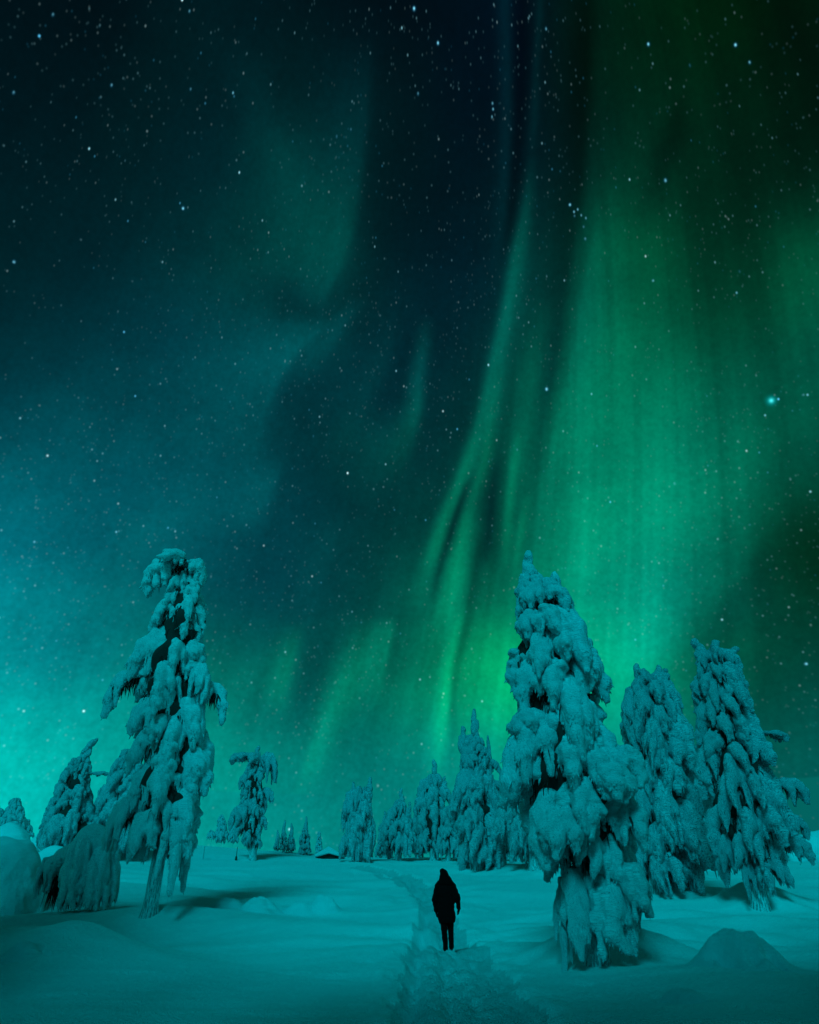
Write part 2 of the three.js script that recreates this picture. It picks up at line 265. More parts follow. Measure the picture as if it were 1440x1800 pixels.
const darkWood = new THREE.MeshStandardMaterial({ color: new THREE.Color().setRGB(0.03, 0.025, 0.02), roughness: 0.9 });

// ---------------------------------------------------------------- lie of the land
const forwardRise = [[-120, -2.5], [-30, -0.8], [-10, -0.1], [0, 0], [8, 0.24], [14, 0.52], [20, 0.92], [26, 1.36], [32, 1.95], [45, 3.35], [58, 4.75], [72, 5.95], [90, 6.8], [150, 8.2], [400, 14], [1500, 34], [3500, 60]];
const riseCache = new Float32Array(36201); for (let i = 0; i <= 36200; i++) riseCache[i] = table(forwardRise, -120 + i * 0.1)[0];
for (let i = 0; i <= 36200; i++) { const s = -120 + i * 0.1; riseCache[i] += 0.0472 * (s < 0 ? Math.max(s, -60) * 0.8 : 600 * (1 - Math.exp(-s / 600))); }
const rise = (s) => { const u = clamp((s + 120) * 10, 0, 36199); const i = Math.floor(u); return mixf(riseCache[i], riseCache[i + 1], u - i); };
const drifts = [];                                      // soft heaps: x, z, reach, height
function land(x, z) {                                   // the snow surface without the trail
  const s = -z, d = Math.hypot(x, z), fade = 1 / (1 + (d / 60) ** 2);
  let y = rise(s);
  y += 1.5 * gauss((x + 30) / 17) * gauss((s - 76) / 26);                       // low ridge far left
  y += 0.9 * gauss((x - 46) / 16) * gauss((s - 70) / 26);
  y += 0.5 * smooth(-1.6, -8, x) * gauss((s - 15.6 + (x + 3) * 0.62) / 2.8);   // drift in the left foreground
  y -= 0.25 * smooth(-0.5, -5, x) * gauss((s - 20.5 + (x + 3) * 0.62) / 2.6);
  y += 0.07 * smooth(2, 6, x) * gauss((s - 13.5) / 3);
  for (const [mx, mz, w, h] of drifts) { const q = ((x - mx) ** 2 + ((z - mz) * 0.8) ** 2) / (w * w); if (q < 9) y += h * Math.exp(-q) * (1 + 0.3 * noise(x * 1.3, z * 1.3, 90)); }
  y += fade * (0.5 * fbm(x * 0.07 + 3, s * 0.12, 2, 3) + 0.5 * smooth(13, 25, s) * noise(x * 0.16 + s * 0.05, s * 0.34, 7));
  y += fade * (0.1 + 0.24 * smooth(12, 20, s)) * noise(x * 0.3 + s * 0.1, s * 1.05, 12) * smooth(-0.35, 0.4, noise(x * 0.1, s * 0.1, 30));
  y += (0.07 * fbm(x * 0.7 + s * 0.3, s * 2.6, 21, 4)) * (d < 90 ? 1 : 0) * smooth(-0.35, 0.35, noise(x * 0.2 + 9, s * 0.25, 40));
  if (d < 40) { const n = noise(x * 0.55 + s * 0.25, s * 1.9 - x * 0.3, 33), q = smooth(-0.15, 0.45, noise(x * 0.17 + 20, s * 0.21, 44)); y += 0.085 * (n > 0 ? n * n * 1.6 : n * 0.6) * q; }   // wind-cut ripples
  return y;
}
const cosP = Math.cos(PITCH), sinP = Math.sin(PITCH);
function sight(px, py) {                                // direction of a sight line, picture 1440 wide and 1800 high
  const a = (px - 720) / 1300, b = (900 - py) / 1300;
  return new THREE.Vector3(a, b * cosP + sinP, b * sinP - cosP).normalize();
}
function ground(px, py, surface = land) {               // where a sight line meets the snow
  const r = sight(px, py); let t = 3, was = 3;
  for (; t < 400; was = t, t *= 1.004) if (EYE + r.y * t < surface(r.x * t, r.z * t)) break;
  for (let i = 0; i < 24; i++) { const m = (was + t) / 2; if (EYE + r.y * m < surface(r.x * m, r.z * m)) t = m; else was = m; }
  return new THREE.Vector3(r.x * t, surface(r.x * t, r.z * t), r.z * t);
}
function upright(px, py, p) {                           // the same, on the upright plane through p: [x, y] from p
  const r = sight(px, py), t = p.z / r.z;
  return [r.x * t - p.x, EYE + r.y * t - p.y];
}

drifts.push(...[[128, 1648, 1.0, 0.3], [1140, 1676, 0.9, 0.22], [1048, 1692, 1.15, 0.6], [1337, 1594, 1.4, 0.85], [262, 1610, 1.1, 0.22], [1150, 1568, 1.4, 0.4], [1180, 1650, 1.2, 0.16], [1302, 1716, 2.0, 0.14], [840, 1530, 2, 0.4], [940, 1532, 2, 0.4]].map(([x, y, w, h]) => { const p = ground(x, y); return [p.x, p.z, w, h]; }));

// ---------------------------------------------------------------- trail
const trailLine = [[850, 1830], [828, 1790], [806, 1740], [790, 1690], [782, 1650], [776, 1610], [760, 1580], [738, 1560], [708, 1543], [668, 1530], [628, 1523]].map(([x, y]) => ground(x, y));
const trailEdge = [[706, 1830], [716, 1780], [722, 1740], [730, 1690], [738, 1640], [746, 1605], [745, 1585], [728, 1566], [700, 1551], [664, 1537]].map(([x, y]) => ground(x, y));
const dense = (l) => { const c = new THREE.CatmullRomCurve3(l.map((p) => new THREE.Vector3(p.x, 0, p.z))); return c.getSpacedPoints(160); };
const trailPoints = dense(trailLine), edgePoints = dense(trailEdge);
function nearest(points, x, z) { let best = 1e9, at = 0; for (let i = 0; i < points.length; i++) { const p = points[i], d = (p.x - x) ** 2 + (p.z - z) ** 2; if (d < best) { best = d; at = i; } } return [Math.sqrt(best), at, Math.sign(x - points[at].x)]; }
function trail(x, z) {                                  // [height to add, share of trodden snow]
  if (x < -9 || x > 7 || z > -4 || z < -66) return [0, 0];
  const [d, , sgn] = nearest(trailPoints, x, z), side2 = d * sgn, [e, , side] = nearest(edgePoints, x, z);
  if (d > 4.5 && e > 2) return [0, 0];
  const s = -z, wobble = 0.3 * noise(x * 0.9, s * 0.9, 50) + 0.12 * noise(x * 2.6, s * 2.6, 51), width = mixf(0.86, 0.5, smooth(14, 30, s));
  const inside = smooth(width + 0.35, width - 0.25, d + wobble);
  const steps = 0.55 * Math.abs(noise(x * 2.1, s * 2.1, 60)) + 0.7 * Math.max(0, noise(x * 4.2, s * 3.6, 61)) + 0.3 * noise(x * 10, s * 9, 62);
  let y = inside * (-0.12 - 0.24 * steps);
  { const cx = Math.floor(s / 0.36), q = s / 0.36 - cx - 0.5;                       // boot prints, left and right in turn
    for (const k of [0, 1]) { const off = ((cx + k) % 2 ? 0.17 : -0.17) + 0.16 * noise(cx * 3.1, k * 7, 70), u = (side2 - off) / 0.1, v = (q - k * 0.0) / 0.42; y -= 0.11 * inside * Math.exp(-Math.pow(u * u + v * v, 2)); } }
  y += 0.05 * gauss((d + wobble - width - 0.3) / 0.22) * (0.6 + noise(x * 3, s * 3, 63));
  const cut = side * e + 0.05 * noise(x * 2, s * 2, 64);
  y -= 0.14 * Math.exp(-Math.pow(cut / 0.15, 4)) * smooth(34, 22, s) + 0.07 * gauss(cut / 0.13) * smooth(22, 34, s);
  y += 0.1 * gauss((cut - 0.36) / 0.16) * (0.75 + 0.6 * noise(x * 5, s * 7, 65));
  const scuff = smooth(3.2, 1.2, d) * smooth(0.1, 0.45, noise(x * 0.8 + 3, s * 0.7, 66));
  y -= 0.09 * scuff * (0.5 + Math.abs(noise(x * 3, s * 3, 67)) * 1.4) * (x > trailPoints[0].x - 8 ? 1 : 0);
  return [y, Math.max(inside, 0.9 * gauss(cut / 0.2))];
}
const surface = (x, z) => land(x, z) + trail(x, z)[0];

// ---------------------------------------------------------------- snow field and trail, one sheet to the horizon
{
  const angles = [], rows = [0.4, 0.9, 1.5, 2.2, 3, 3.8, 4.6];
  for (let i = 0; i <= 470; i++) angles.push(-36 + 72 * i / 470);
  for (let i = 1; i <= 58; i++) angles.push(36 + 288 * i / 58);
  for (let d = 5.3; d < 120; d *= 1.0078) rows.push(d);
  for (let d = 122; d < 3400; d *= 1.06) rows.push(d);
  const N = angles.length - 1, position = new Float32Array((rows.length * N + 1) * 3), uv = new Float32Array((rows.length * N + 1) * 2), share = new Float32Array(rows.length * N + 1);
  rows.forEach((d, j) => { for (let i = 0; i < N; i++) {
    const a = angles[i] * Math.PI / 180, x = Math.sin(a) * d, z = -Math.cos(a) * d, o = j * N + i, [dy, s] = trail(x, z);
    position.set([x, land(x, z) + dy, z], o * 3); uv.set([x / 1.7, z / 1.7], o * 2); share[o] = s;
  } });
  const last = rows.length * N; position.set([0, land(0, 0), 0], last * 3);
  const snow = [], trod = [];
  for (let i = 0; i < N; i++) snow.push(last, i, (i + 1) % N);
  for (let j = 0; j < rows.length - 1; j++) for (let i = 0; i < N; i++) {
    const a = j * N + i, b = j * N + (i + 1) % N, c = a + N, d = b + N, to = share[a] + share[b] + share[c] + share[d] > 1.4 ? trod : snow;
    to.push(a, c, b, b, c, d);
  }
  const whole = new THREE.BufferGeometry();
  whole.setAttribute('position', new THREE.BufferAttribute(position, 3)); whole.setIndex(snow.concat(trod)); whole.computeVertexNormals();
  const normal = whole.attributes.normal.array;
  const sheet = (list) => {
    const map = new Map(), p = [], n = [], t = [], index = list.map((v) => { if (!map.has(v)) { map.set(v, p.length / 3); p.push(position[v * 3], position[v * 3 + 1], position[v * 3 + 2]); n.push(normal[v * 3], normal[v * 3 + 1], normal[v * 3 + 2]); t.push(uv[v * 2], uv[v * 2 + 1]); } return map.get(v); });
    const g = new THREE.BufferGeometry();
    g.setAttribute('position', new THREE.Float32BufferAttribute(p, 3)); g.setAttribute('normal', new THREE.Float32BufferAttribute(n, 3)); g.setAttribute('uv', new THREE.Float32BufferAttribute(t, 2)); g.setIndex(index);
    return g;
  };
  const field = part('snow_ground', sheet(snow), snowGround, scene); tag(field, 'wind blown snow field rising gently towards the forest', null, null, 'structure');
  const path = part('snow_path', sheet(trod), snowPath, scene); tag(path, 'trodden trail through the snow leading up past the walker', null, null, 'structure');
}

// ---------------------------------------------------------------- shapes out of distance fields
const smin = (a, b, k) => { const h = clamp(0.5 + 0.5 * (b - a) / k, 0, 1); return mixf(b, a, h) - k * h * (1 - h); };
function capsule(p, a, b, ra, rb) {
  const dx = b[0] - a[0], dy = b[1] - a[1], dz = b[2] - a[2], x = p[0] - a[0], y = p[1] - a[1], z = p[2] - a[2];
  const t = clamp((x * dx + y * dy + z * dz) / (dx * dx + dy * dy + dz * dz + 1e-9), 0, 1), u = x - dx * t, v = y - dy * t, w = z - dz * t;
  return Math.sqrt(u * u + v * v + w * w) - (ra + (rb - ra) * t);
}
function ellipsoid(p, c, r) {
  const x = (p[0] - c[0]) / r[0], y = (p[1] - c[1]) / r[1], z = (p[2] - c[2]) / r[2], k0 = Math.sqrt(x * x + y * y + z * z), a = x / r[0], b = y / r[1], d = z / r[2], k1 = Math.sqrt(a * a + b * b + d * d);
  return k1 < 1e-6 ? -Math.min(...r) : k0 * (k0 - 1) / k1;
}
function skin(f, lo, hi, cell, uvScale = 1) {           // surface nets: an indexed, smoothly shaded surface where f is 0
  const n = [0, 1, 2].map((k) => Math.ceil((hi[k] - lo[k]) / cell) + 1), [nx, ny, nz] = n, field = new Float32Array(nx * ny * nz), at = (i, j, k) => (k * ny + j) * nx + i, p = [0, 0, 0];
  for (let k = 0; k < nz; k++) for (let j = 0; j < ny; j++) for (let i = 0; i < nx; i++) { p[0] = lo[0] + i * cell; p[1] = lo[1] + j * cell; p[2] = lo[2] + k * cell; field[at(i, j, k)] = f(p); }
  const vertex = new Int32Array(nx * ny * nz).fill(-1), pos = [], index = [], E = [[0, 1], [2, 3], [4, 5], [6, 7], [0, 2], [1, 3], [4, 6], [5, 7], [0, 4], [1, 5], [2, 6], [3, 7]], v = new Float32Array(8);
  for (let k = 0; k < nz - 1; k++) for (let j = 0; j < ny - 1; j++) for (let i = 0; i < nx - 1; i++) {
    let inside = 0;
    for (let c = 0; c < 8; c++) { v[c] = field[at(i + (c & 1), j + ((c >> 1) & 1), k + (c >> 2))]; if (v[c] < 0) inside++; }
    if (!inside || inside === 8) continue;
    let x = 0, y = 0, z = 0, m = 0;
    for (const [a, b] of E) if ((v[a] < 0) !== (v[b] < 0)) { const t = v[a] / (v[a] - v[b]); x += mixf(a & 1, b & 1, t); y += mixf((a >> 1) & 1, (b >> 1) & 1, t); z += mixf(a >> 2, b >> 2, t); m++; }
    vertex[at(i, j, k)] = pos.length / 3; pos.push(lo[0] + (i + x / m) * cell, lo[1] + (j + y / m) * cell, lo[2] + (k + z / m) * cell);
  }
  const quad = (a, b, c, d, flip) => { if (a < 0 || b < 0 || c < 0 || d < 0) return; if (flip) index.push(a, d, c, a, c, b); else index.push(a, b, c, a, c, d); };
  for (let k = 1; k < nz - 1; k++) for (let j = 1; j < ny - 1; j++) for (let i = 1; i < nx - 1; i++) {
    const s = field[at(i, j, k)] < 0;
    if (s !== field[at(i + 1, j, k)] < 0) quad(vertex[at(i, j - 1, k - 1)], vertex[at(i, j, k - 1)], vertex[at(i, j, k)], vertex[at(i, j - 1, k)], !s);
    if (s !== field[at(i, j + 1, k)] < 0) quad(vertex[at(i - 1, j, k - 1)], vertex[at(i - 1, j, k)], vertex[at(i, j, k)], vertex[at(i, j, k - 1)], !s);
    if (s !== field[at(i, j, k + 1)] < 0) quad(vertex[at(i - 1, j - 1, k)], vertex[at(i, j - 1, k)], vertex[at(i, j, k)], vertex[at(i - 1, j, k)], !s);
  }
  return soup(pos, index, uvScale);
}
function soup(pos, index, uvScale = 1) {
  const g = new THREE.BufferGeometry(), t = new Float32Array(pos.length / 3 * 2);
  for (let i = 0; i < pos.length / 3; i++) { t[i * 2] = (pos[i * 3] + pos[i * 3 + 2] * 0.72) * uvScale; t[i * 2 + 1] = pos[i * 3 + 1] * uvScale; }
  g.setAttribute('position', new THREE.Float32BufferAttribute(pos, 3)); g.setAttribute('uv', new THREE.BufferAttribute(t, 2)); g.setIndex(index); g.computeVertexNormals();
  return g;
}
function spike(pos, index, a, b, r, sides = 4, bend = null) {   // a tapered twig or icicle from a to b
  const A = new THREE.Vector3(...a), B = new THREE.Vector3(...b), d = B.clone().sub(A).normalize(), u = new THREE.Vector3(d.y, -d.z, d.x).cross(d).normalize(), w = d.clone().cross(u), o = pos.length / 3;
  const M = bend ? new THREE.Vector3(...bend) : A.clone().lerp(B, 0.55);
  for (const [c, q] of [[A, r], [M, r * 0.75]]) for (let i = 0; i < sides; i++) { const t = i / sides * 2 * Math.PI; pos.push(c.x + (u.x * Math.cos(t) + w.x * Math.sin(t)) * q, c.y + (u.y * Math.cos(t) + w.y * Math.sin(t)) * q, c.z + (u.z * Math.cos(t) + w.z * Math.sin(t)) * q); }
  pos.push(B.x, B.y, B.z);
  for (let i = 0; i < sides; i++) { const j = (i + 1) % sides; index.push(o + i, o + j, o + sides + j, o + i, o + sides + j, o + sides + i, o + sides + i, o + sides + j, o + 2 * sides); }
}

// ---------------------------------------------------------------- snow-laden boughs, one unit of reach along +x
function bough(seed, cell, frosty, arm = 0) {
  const r = random(seed), j = (a, b) => mixf(a, b, r()), o = seed * 3.7;
  const spine = [[-0.08, 0.04, 0], [0.24, 0.07, j(-0.05, 0.05)], [0.52, 0.0, j(-0.08, 0.08)], [0.75, -0.22, j(-0.1, 0.1)], [0.86, -0.52, j(-0.12, 0.12)], [0.9, -0.74 - j(0, 0.2), j(-0.12, 0.12)]], radii = [0.11, 0.2, 0.24, 0.22, 0.17, 0.07];
  if (arm) { spine.splice(3, 3, [0.74, -0.16, j(-0.06, 0.06)], [0.86, -0.5, j(-0.1, 0.1)], [0.9, -0.95, j(-0.12, 0.12)]); radii.splice(0, 6, 0.09, 0.13, 0.15, 0.16, 0.17, 0.1); }
  const caps = []; for (let i = 0; i < 5; i++) caps.push([spine[i], spine[i + 1], radii[i], radii[i + 1]]);
  const fingers = arm ? 2 : 5 + Math.floor(r() * 4);
  for (let i = 0; i < fingers; i++) {
    const t = j(0.2, 0.78), side = (i % 2 ? 1 : -1) * j(0.1, 0.4), a = [t, 0.02 - 0.2 * t * t, side * 0.5], b = [t + j(0.02, 0.14), -0.12 - 0.3 * t, side], c = [t + j(0.0, 0.14), -j(0.36, 0.85), side * j(0.9, 1.3)], w = j(0.1, 0.165);
    caps.push([a, b, w * 1.15, w], [b, c, w, w * 0.42]);
  }
  const lumps = []; for (let i = 0; i < 4; i++) lumps.push([[j(0.1, 0.75), j(-0.06, 0.1), j(-0.2, 0.2)], [j(0.12, 0.22), j(0.1, 0.16), j(0.12, 0.22)]]);
  const f = (p) => {
    let d = 9;
    for (const c of caps) d = smin(d, capsule(p, ...c), 0.07);
    for (const l of lumps) d = smin(d, ellipsoid(p, ...l), 0.08);
    if (Math.abs(d) > 0.13) return d;
    const low = smooth(0.0, -0.45, p[1]);
    d -= 0.055 * noise(p[0] * 4 + o, p[1] * 4, p[2] * 4) + (0.024 + 0.01 * frosty) * noise(p[0] * 10, p[1] * 8 + o, p[2] * 10);
    d -= (0.006 + 0.006 * frosty + (0.02 + 0.016 * frosty) * low) * noise(p[0] * 21 + o, p[1] * 6, p[2] * 21);
    return d;
  };
  const g = skin(f, [-0.28, -1.2, -0.75], [1.2, 0.42, 0.75], cell), pos = Array.from(g.attributes.position.array), index = Array.from(g.index.array), nrm = g.attributes.normal.array, count = pos.length / 3;
  const fringe = Math.round((frosty ? 120 : 90) * (cell < 0.045 ? 1 : cell < 0.07 ? 0.45 : 0.15));
  for (let n = 0, tries = 0; n < fringe && tries < 4000; tries++) {
    const k = Math.floor(r() * count) * 3; if (nrm[k + 1] > -0.1 || pos[k + 1] > -0.12) continue;
    const l = j(0.04, frosty ? 0.2 : 0.11), x = pos[k], y = pos[k + 1] + 0.02, z = pos[k + 2];
    spike(pos, index, [x, y, z], [x + nrm[k] * l * 0.25 + j(-0.02, 0.03), y - l, z + nrm[k + 2] * l * 0.25 + j(-0.02, 0.02)], j(0.011, 0.022), 4); n++;
  }
  return soup(pos, index, 0.7);
}
function needledBranch(seed, amount) {                  // dark branch with hanging needled twigs under a bough
  const r = random(seed + 500), j = (a, b) => mixf(a, b, r()), pos = [], index = [];
  const line = [[-0.1, 0, 0], [0.25, -0.02, 0], [0.5, -0.12, 0], [0.7, -0.32, 0], [0.78, -0.55, 0]];
  for (let i = 0; i < 4; i++) spike(pos, index, line[i], line[i + 1].map((v, k) => v + (v - line[i][k]) * 0.25), 0.05 - i * 0.009, 5);
  for (let n = 0; n < amount; n++) {
    const t = j(-0.05, 0.8), side = j(-0.36, 0.36) * (0.4 + t * 0.6), y = -0.06 - 0.4 * t * t, l = j(0.15, 0.55) * (1 - 0.35 * t);
    const a = [t * 0.85, y + 0.06, side], b = [t * 0.85 + j(-0.06, 0.14), y - l, side * 1.15 + j(-0.08, 0.08)];
    spike(pos, index, a, b, j(0.016, 0.034), 3, [mixf(a[0], b[0], 0.5) + j(0, 0.05), mixf(a[1], b[1], 0.45), mixf(a[2], b[2], 0.5) + j(-0.03, 0.03)]);
  }
  return soup(pos, index);
}
function crownTop(seed, cell) {                         // a knobbly snow cap, 1 unit high, standing on 0
  const r = random(seed + 900), j = (a, b) => mixf(a, b, r()), o = seed * 2.1, blobs = [];
  for (let i = 0; i < 6; i++) { const t = i / 5; blobs.push([[j(-0.08, 0.08), 0.02 + t * 0.78, j(-0.08, 0.08)], mixf(0.21, 0.13, t) * j(0.85, 1.15)]); }
  for (let i = 0; i < 5; i++) { const t = j(0, 0.65), a = r() * 6.28, q = mixf(0.24, 0.1, t); blobs.push([[Math.cos(a) * q, t * 0.8, Math.sin(a) * q], j(0.07, 0.13)]); }
  const f = (p) => { let d = 9; for (const [c, q] of blobs) d = smin(d, Math.hypot(p[0] - c[0], (p[1] - c[1]) * 0.8, p[2] - c[2]) - q, 0.06); return Math.abs(d) > 0.1 ? d : d - 0.04 * noise(p[0] * 8 + o, p[1] * 8, p[2] * 8) - 0.018 * noise(p[0] * 22, p[1] * 15 + o, p[2] * 22); };
  return skin(f, [-0.6, -0.35, -0.6], [0.6, 1.15, 0.6], cell, 0.7);
}
const kinds = {
  near: { snow: [], twig: [], cap: [], arm: [] }, middle: { snow: [], twig: [], cap: [] }, frost: { snow: [], twig: [], cap: [] }, far: { snow: [], twig: [], cap: [] } };
for (let i = 0; i < 14; i++) { kinds.near.snow.push(bough(10 + i, 0.034, 0)); kinds.near.twig.push(needledBranch(i, 70)); if (i < 4) { kinds.near.cap.push(crownTop(i, 0.035)); kinds.near.arm.push(bough(110 + i, 0.034, 0, 1)); } }
for (let i = 0; i < 10; i++) { kinds.middle.snow.push(bough(40 + i, 0.05, 0)); kinds.middle.twig.push(needledBranch(30 + i, 46)); if (i < 4) kinds.middle.cap.push(crownTop(10 + i, 0.05)); }
for (let i = 0; i < 10; i++) { kinds.frost.snow.push(bough(60 + i, 0.045, 1)); kinds.frost.twig.push(needledBranch(50 + i, 40)); if (i < 4) kinds.frost.cap.push(crownTop(20 + i, 0.05)); }
for (let i = 0; i < 6; i++) { kinds.far.snow.push(bough(80 + i, 0.085, 0)); kinds.far.twig.push(needledBranch(70 + i, 20)); if (i < 3) kinds.far.cap.push(crownTop(30 + i, 0.09)); }

function trunkShape(points, r0, r1, seed) {             // points: [x, y, z] from the root up
  const c = new THREE.CatmullRomCurve3(points.map((p) => new THREE.Vector3(...p))), n = 26, m = 12, pos = [], index = [], uv = [];
  for (let i = 0; i <= n; i++) { const t = i / n, p = c.getPoint(t), flare = 1 + 0.4 * gauss(t / 0.04), q = mixf(r0, r1, t) * flare; for (let k = 0; k <= m; k++) { const a = k / m * 2 * Math.PI, w = q * (1 + 0.22 * noise(Math.cos(a) * 1.6 + seed, t * 9, Math.sin(a) * 1.6)); pos.push(p.x + Math.cos(a) * w, p.y, p.z + Math.sin(a) * w); uv.push(k / m * 1.0, t * 5); } }
  for (let i = 0; i < n; i++) for (let k = 0; k < m; k++) { const a = i * (m + 1) + k, b = a + m + 1; index.push(a, b, a + 1, a + 1, b, b + 1); }
  const g = new THREE.BufferGeometry(); g.setAttribute('position', new THREE.Float32BufferAttribute(pos, 3)); g.setAttribute('uv', new THREE.Float32BufferAttribute(uv, 2)); g.setIndex(index); g.computeVertexNormals(); return g;
}

// a snow-laden spruce: base where it stands, outline rows [picture y, left x, right x, axis x] from the top down
function spruce(o) {
  const p = o.at ?? ground(...o.base), r = random(o.seed), j = (a, b) => mixf(a, b, r()), K = kinds[o.kind ?? 'middle'];
  p.y -= 0.05;
  const t = thing(o.name ?? 'snowy_spruce', o.label, 'tree', p, o.group);
  const rows = o.outline.map(([y, l, rt, ax]) => { const [x0, h] = upright(l, y, p), [x1] = upright(rt, y, p), [xc] = upright(ax ?? (l + rt) / 2, y, p); return [h, xc, Math.max(0.08, xc - x0), Math.max(0.08, x1 - xc)]; }).sort((a, b) => a[0] - b[0]);
  const low = rows[0][0], high = rows[rows.length - 1][0], axis = (h) => h < low ? mixf(0, rows[0][1], clamp(h / Math.max(low, 0.1), 0, 1)) : table(rows, h)[0], z = (h) => (o.sway ?? 0) * Math.sin(h * 0.6 + o.seed);
  const spine = []; for (let i = 0; i <= 7; i++) { const h = mixf(-0.3, high - 0.15, i / 7); spine.push([axis(h), h, z(h)]); }
  part('trunk', trunkShape(spine, o.trunk ?? 0.2, 0.05, o.seed), o.bark ?? frostedBark, t);
  const droop = o.droop ?? 1, width = o.width ?? 1;
  const one = (h, a, reach, s = 1, d = 1, arm = 0) => {
    const list = arm && K.arm ? K.arm : K.snow, k = Math.floor(r() * list.length), m = part('snow_bough', list[k], o.kind === 'near' ? snowTree : dimmedFrostTree, t), at = h + 0.4 * reach * droop * d;
    m.position.set(axis(at), at, z(at)); m.rotation.set(j(-0.14, 0.14), -a, j(-0.14, 0.14), 'YXZ');
    m.scale.set(reach, reach * droop * d * j(0.75, 1.2), reach * width * s * j(0.7, 1.1));
    const b = part('needled_branch', K.twig[k % K.twig.length], needles, m);
    return [m, b];
  };
  let turn = r() * 6.28, h = high - 0.55 * Math.min(1.2, (rows[rows.length - 1][2] + rows[rows.length - 1][3]) / 2);
  while (h > low) {
    const [, L, R] = table(rows, h), mean = (L + R) / 2, n = Math.max(3, Math.round((o.around ?? 5) * (mean < 0.45 ? 0.7 : 1)));
    for (let i = 0; i < n; i++) {
      const a = turn + i / n * 2 * Math.PI + j(-0.35, 0.35), c = Math.cos(a), reach = ((c > 0 ? R : L) * c * c + mean * 0.92 * (1 - c * c)) * j(o.rough ?? 0.72, 1.08);
      if (o.skip && r() < o.skip) continue;
      one(h + j(-0.12, 0.12) * mean, a, Math.max(0.16, reach));
    }
    turn += 0.9 + r() * 0.7; h -= clamp(mean * (o.step ?? 0.5), 0.16, o.most ?? 0.9);
  }
  { const pos = [], index = [], n = Math.round((o.kind === 'near' ? 1300 : o.kind === 'far' ? 60 : 500)), m = 14, rings = 30, fill = o.core ?? 0.5;
    for (let i = 0; i <= rings; i++) { const hh = mixf(low + 0.35, high - 0.5, i / rings), [, L, R] = table(rows, hh); for (let k = 0; k < m; k++) { const a = k / m * 2 * Math.PI, q = (Math.cos(a) > 0 ? R : L) * fill * (1 + 0.7 * noise(Math.cos(a) * 1.5 + o.seed, hh * 1.6, Math.sin(a) * 1.5)) * smooth(0, 0.12, i / rings + 0.02) * smooth(1.02, 0.9, i / rings); pos.push(axis(hh) + Math.cos(a) * q, hh, z(hh) + Math.sin(a) * q); } }
    for (let i = 0; i < rings; i++) for (let k = 0; k < m; k++) { const a = i * m + k, b = i * m + (k + 1) % m; index.push(a, a + m, b, b, a + m, b + m); }
    for (let i = 0; i < n; i++) { const hh = mixf(low, high - 0.4, Math.pow(r(), 0.9)), [, L, R] = table(rows, hh), a = r() * 6.28, q = (Math.cos(a) > 0 ? R : L) * j(0.3, 0.66), x = axis(hh) + Math.cos(a) * q, zz = z(hh) + Math.sin(a) * q, l = clamp((L + R) * 0.2, 0.15, 0.5) * j(0.5, 1.2);
      spike(pos, index, [x - Math.cos(a) * l * 0.3, hh + l * 0.3, zz - Math.sin(a) * l * 0.3], [x + Math.cos(a) * l * 0.1 + j(-0.05, 0.05), hh - l, zz + Math.sin(a) * l * 0.1], j(0.012, 0.032) * (o.kind === 'near' ? 1 : 1.6), 3, [x, hh + 0.05 * l, zz]); }
    part('dark_foliage', soup(pos, index), needles, t, 'stuff'); }
  for (const [x, y, a, reach, s, d, depth, arm] of o.extra ?? []) { const [xx, hh] = upright(x, y, p); const [m] = one(hh, a * Math.PI / 180, reach, s ?? 1, d ?? 1, arm); m.position.set(xx, hh, depth ?? 0); }
  for (const [x, y, hgt, wide, lean] of o.caps ?? []) { const [xx, hh] = upright(x, y, p), m = part('snow_cap', K.cap[Math.floor(r() * K.cap.length)], o.kind === 'near' ? snowTree : dimmedFrostTree, t); m.position.set(xx, hh, 0); m.rotation.set(0, r() * 6.28, lean ?? 0, 'ZXY'); m.scale.set(wide, hgt, wide); }
  return t;
}
// ---------------------------------------------------------------- trees, the nearest first
spruce({ kind: 'near', seed: 3, base: [1050, 1692], label: 'tall snow-plastered spruce with twin pointed tops right of the walker', trunk: 0.22, around: 6, step: 0.56, droop: 1.0, width: 0.95, rough: 0.8, core: 0.55, skip: 0.08,
  outline: [[1022, 908, 952, 934], [1062, 904, 1008, 948], [1102, 906, 1014, 955], [1130, 894, 1042, 962], [1190, 884, 1062, 972], [1250, 893, 1074, 980], [1310, 888, 1086, 990], [1360, 888, 1110, 1000], [1420, 896, 1122, 1010], [1470, 930, 1126, 1022], [1530, 972, 1112, 1036], [1565, 986, 1098, 1042]],
  caps: [[931, 1032, 1.0, 0.85], [984, 1072, 1.05, 0.85, 0.05], [950, 1042, 0.6, 0.8]],
  extra: [[1056, 1580, 85, 0.75, 1.4, 1.8, 0.05], [1020, 1590, 120, 0.65, 1.3, 1.7, 0.1], [1010, 1400, 95, 1.05, 1.2, 1.0, 0.2], [1024, 1560, 140, 0.6, 0.9, 1.9, 0.2], [1076, 1560, 35, 0.5, 0.9, 2.0, 0.15], [1016, 1575, 175, 0.4, 0.55, 3.0, 0.1, 1], [1008, 1560, 200, 0.36, 0.55, 3.0, -0.1, 1], [1078, 1570, 5, 0.34, 0.55, 3.0, 0.1, 1], [1080, 1540, 60, 0.7, 1.1, 1.2, 0.3], [1040, 1370, 80, 1.0, 1.2, 1.0, 0.35], [1060, 1335, 40, 0.85, 1.0, 1.0, 0.3], [990, 1240, 88, 1.0, 1.2, 1.1, 0.15], [1030, 1340, 86, 1.1, 1.2, 1.1, 0.1], [945, 1270, 140, 0.8, 1.0, 1.0, 0.2], [1000, 1450, 120, 0.95, 1.1, 1.1, 0.3], [1066, 1425, 40, 0.8, 1.0, 1.1, 0.3]] });
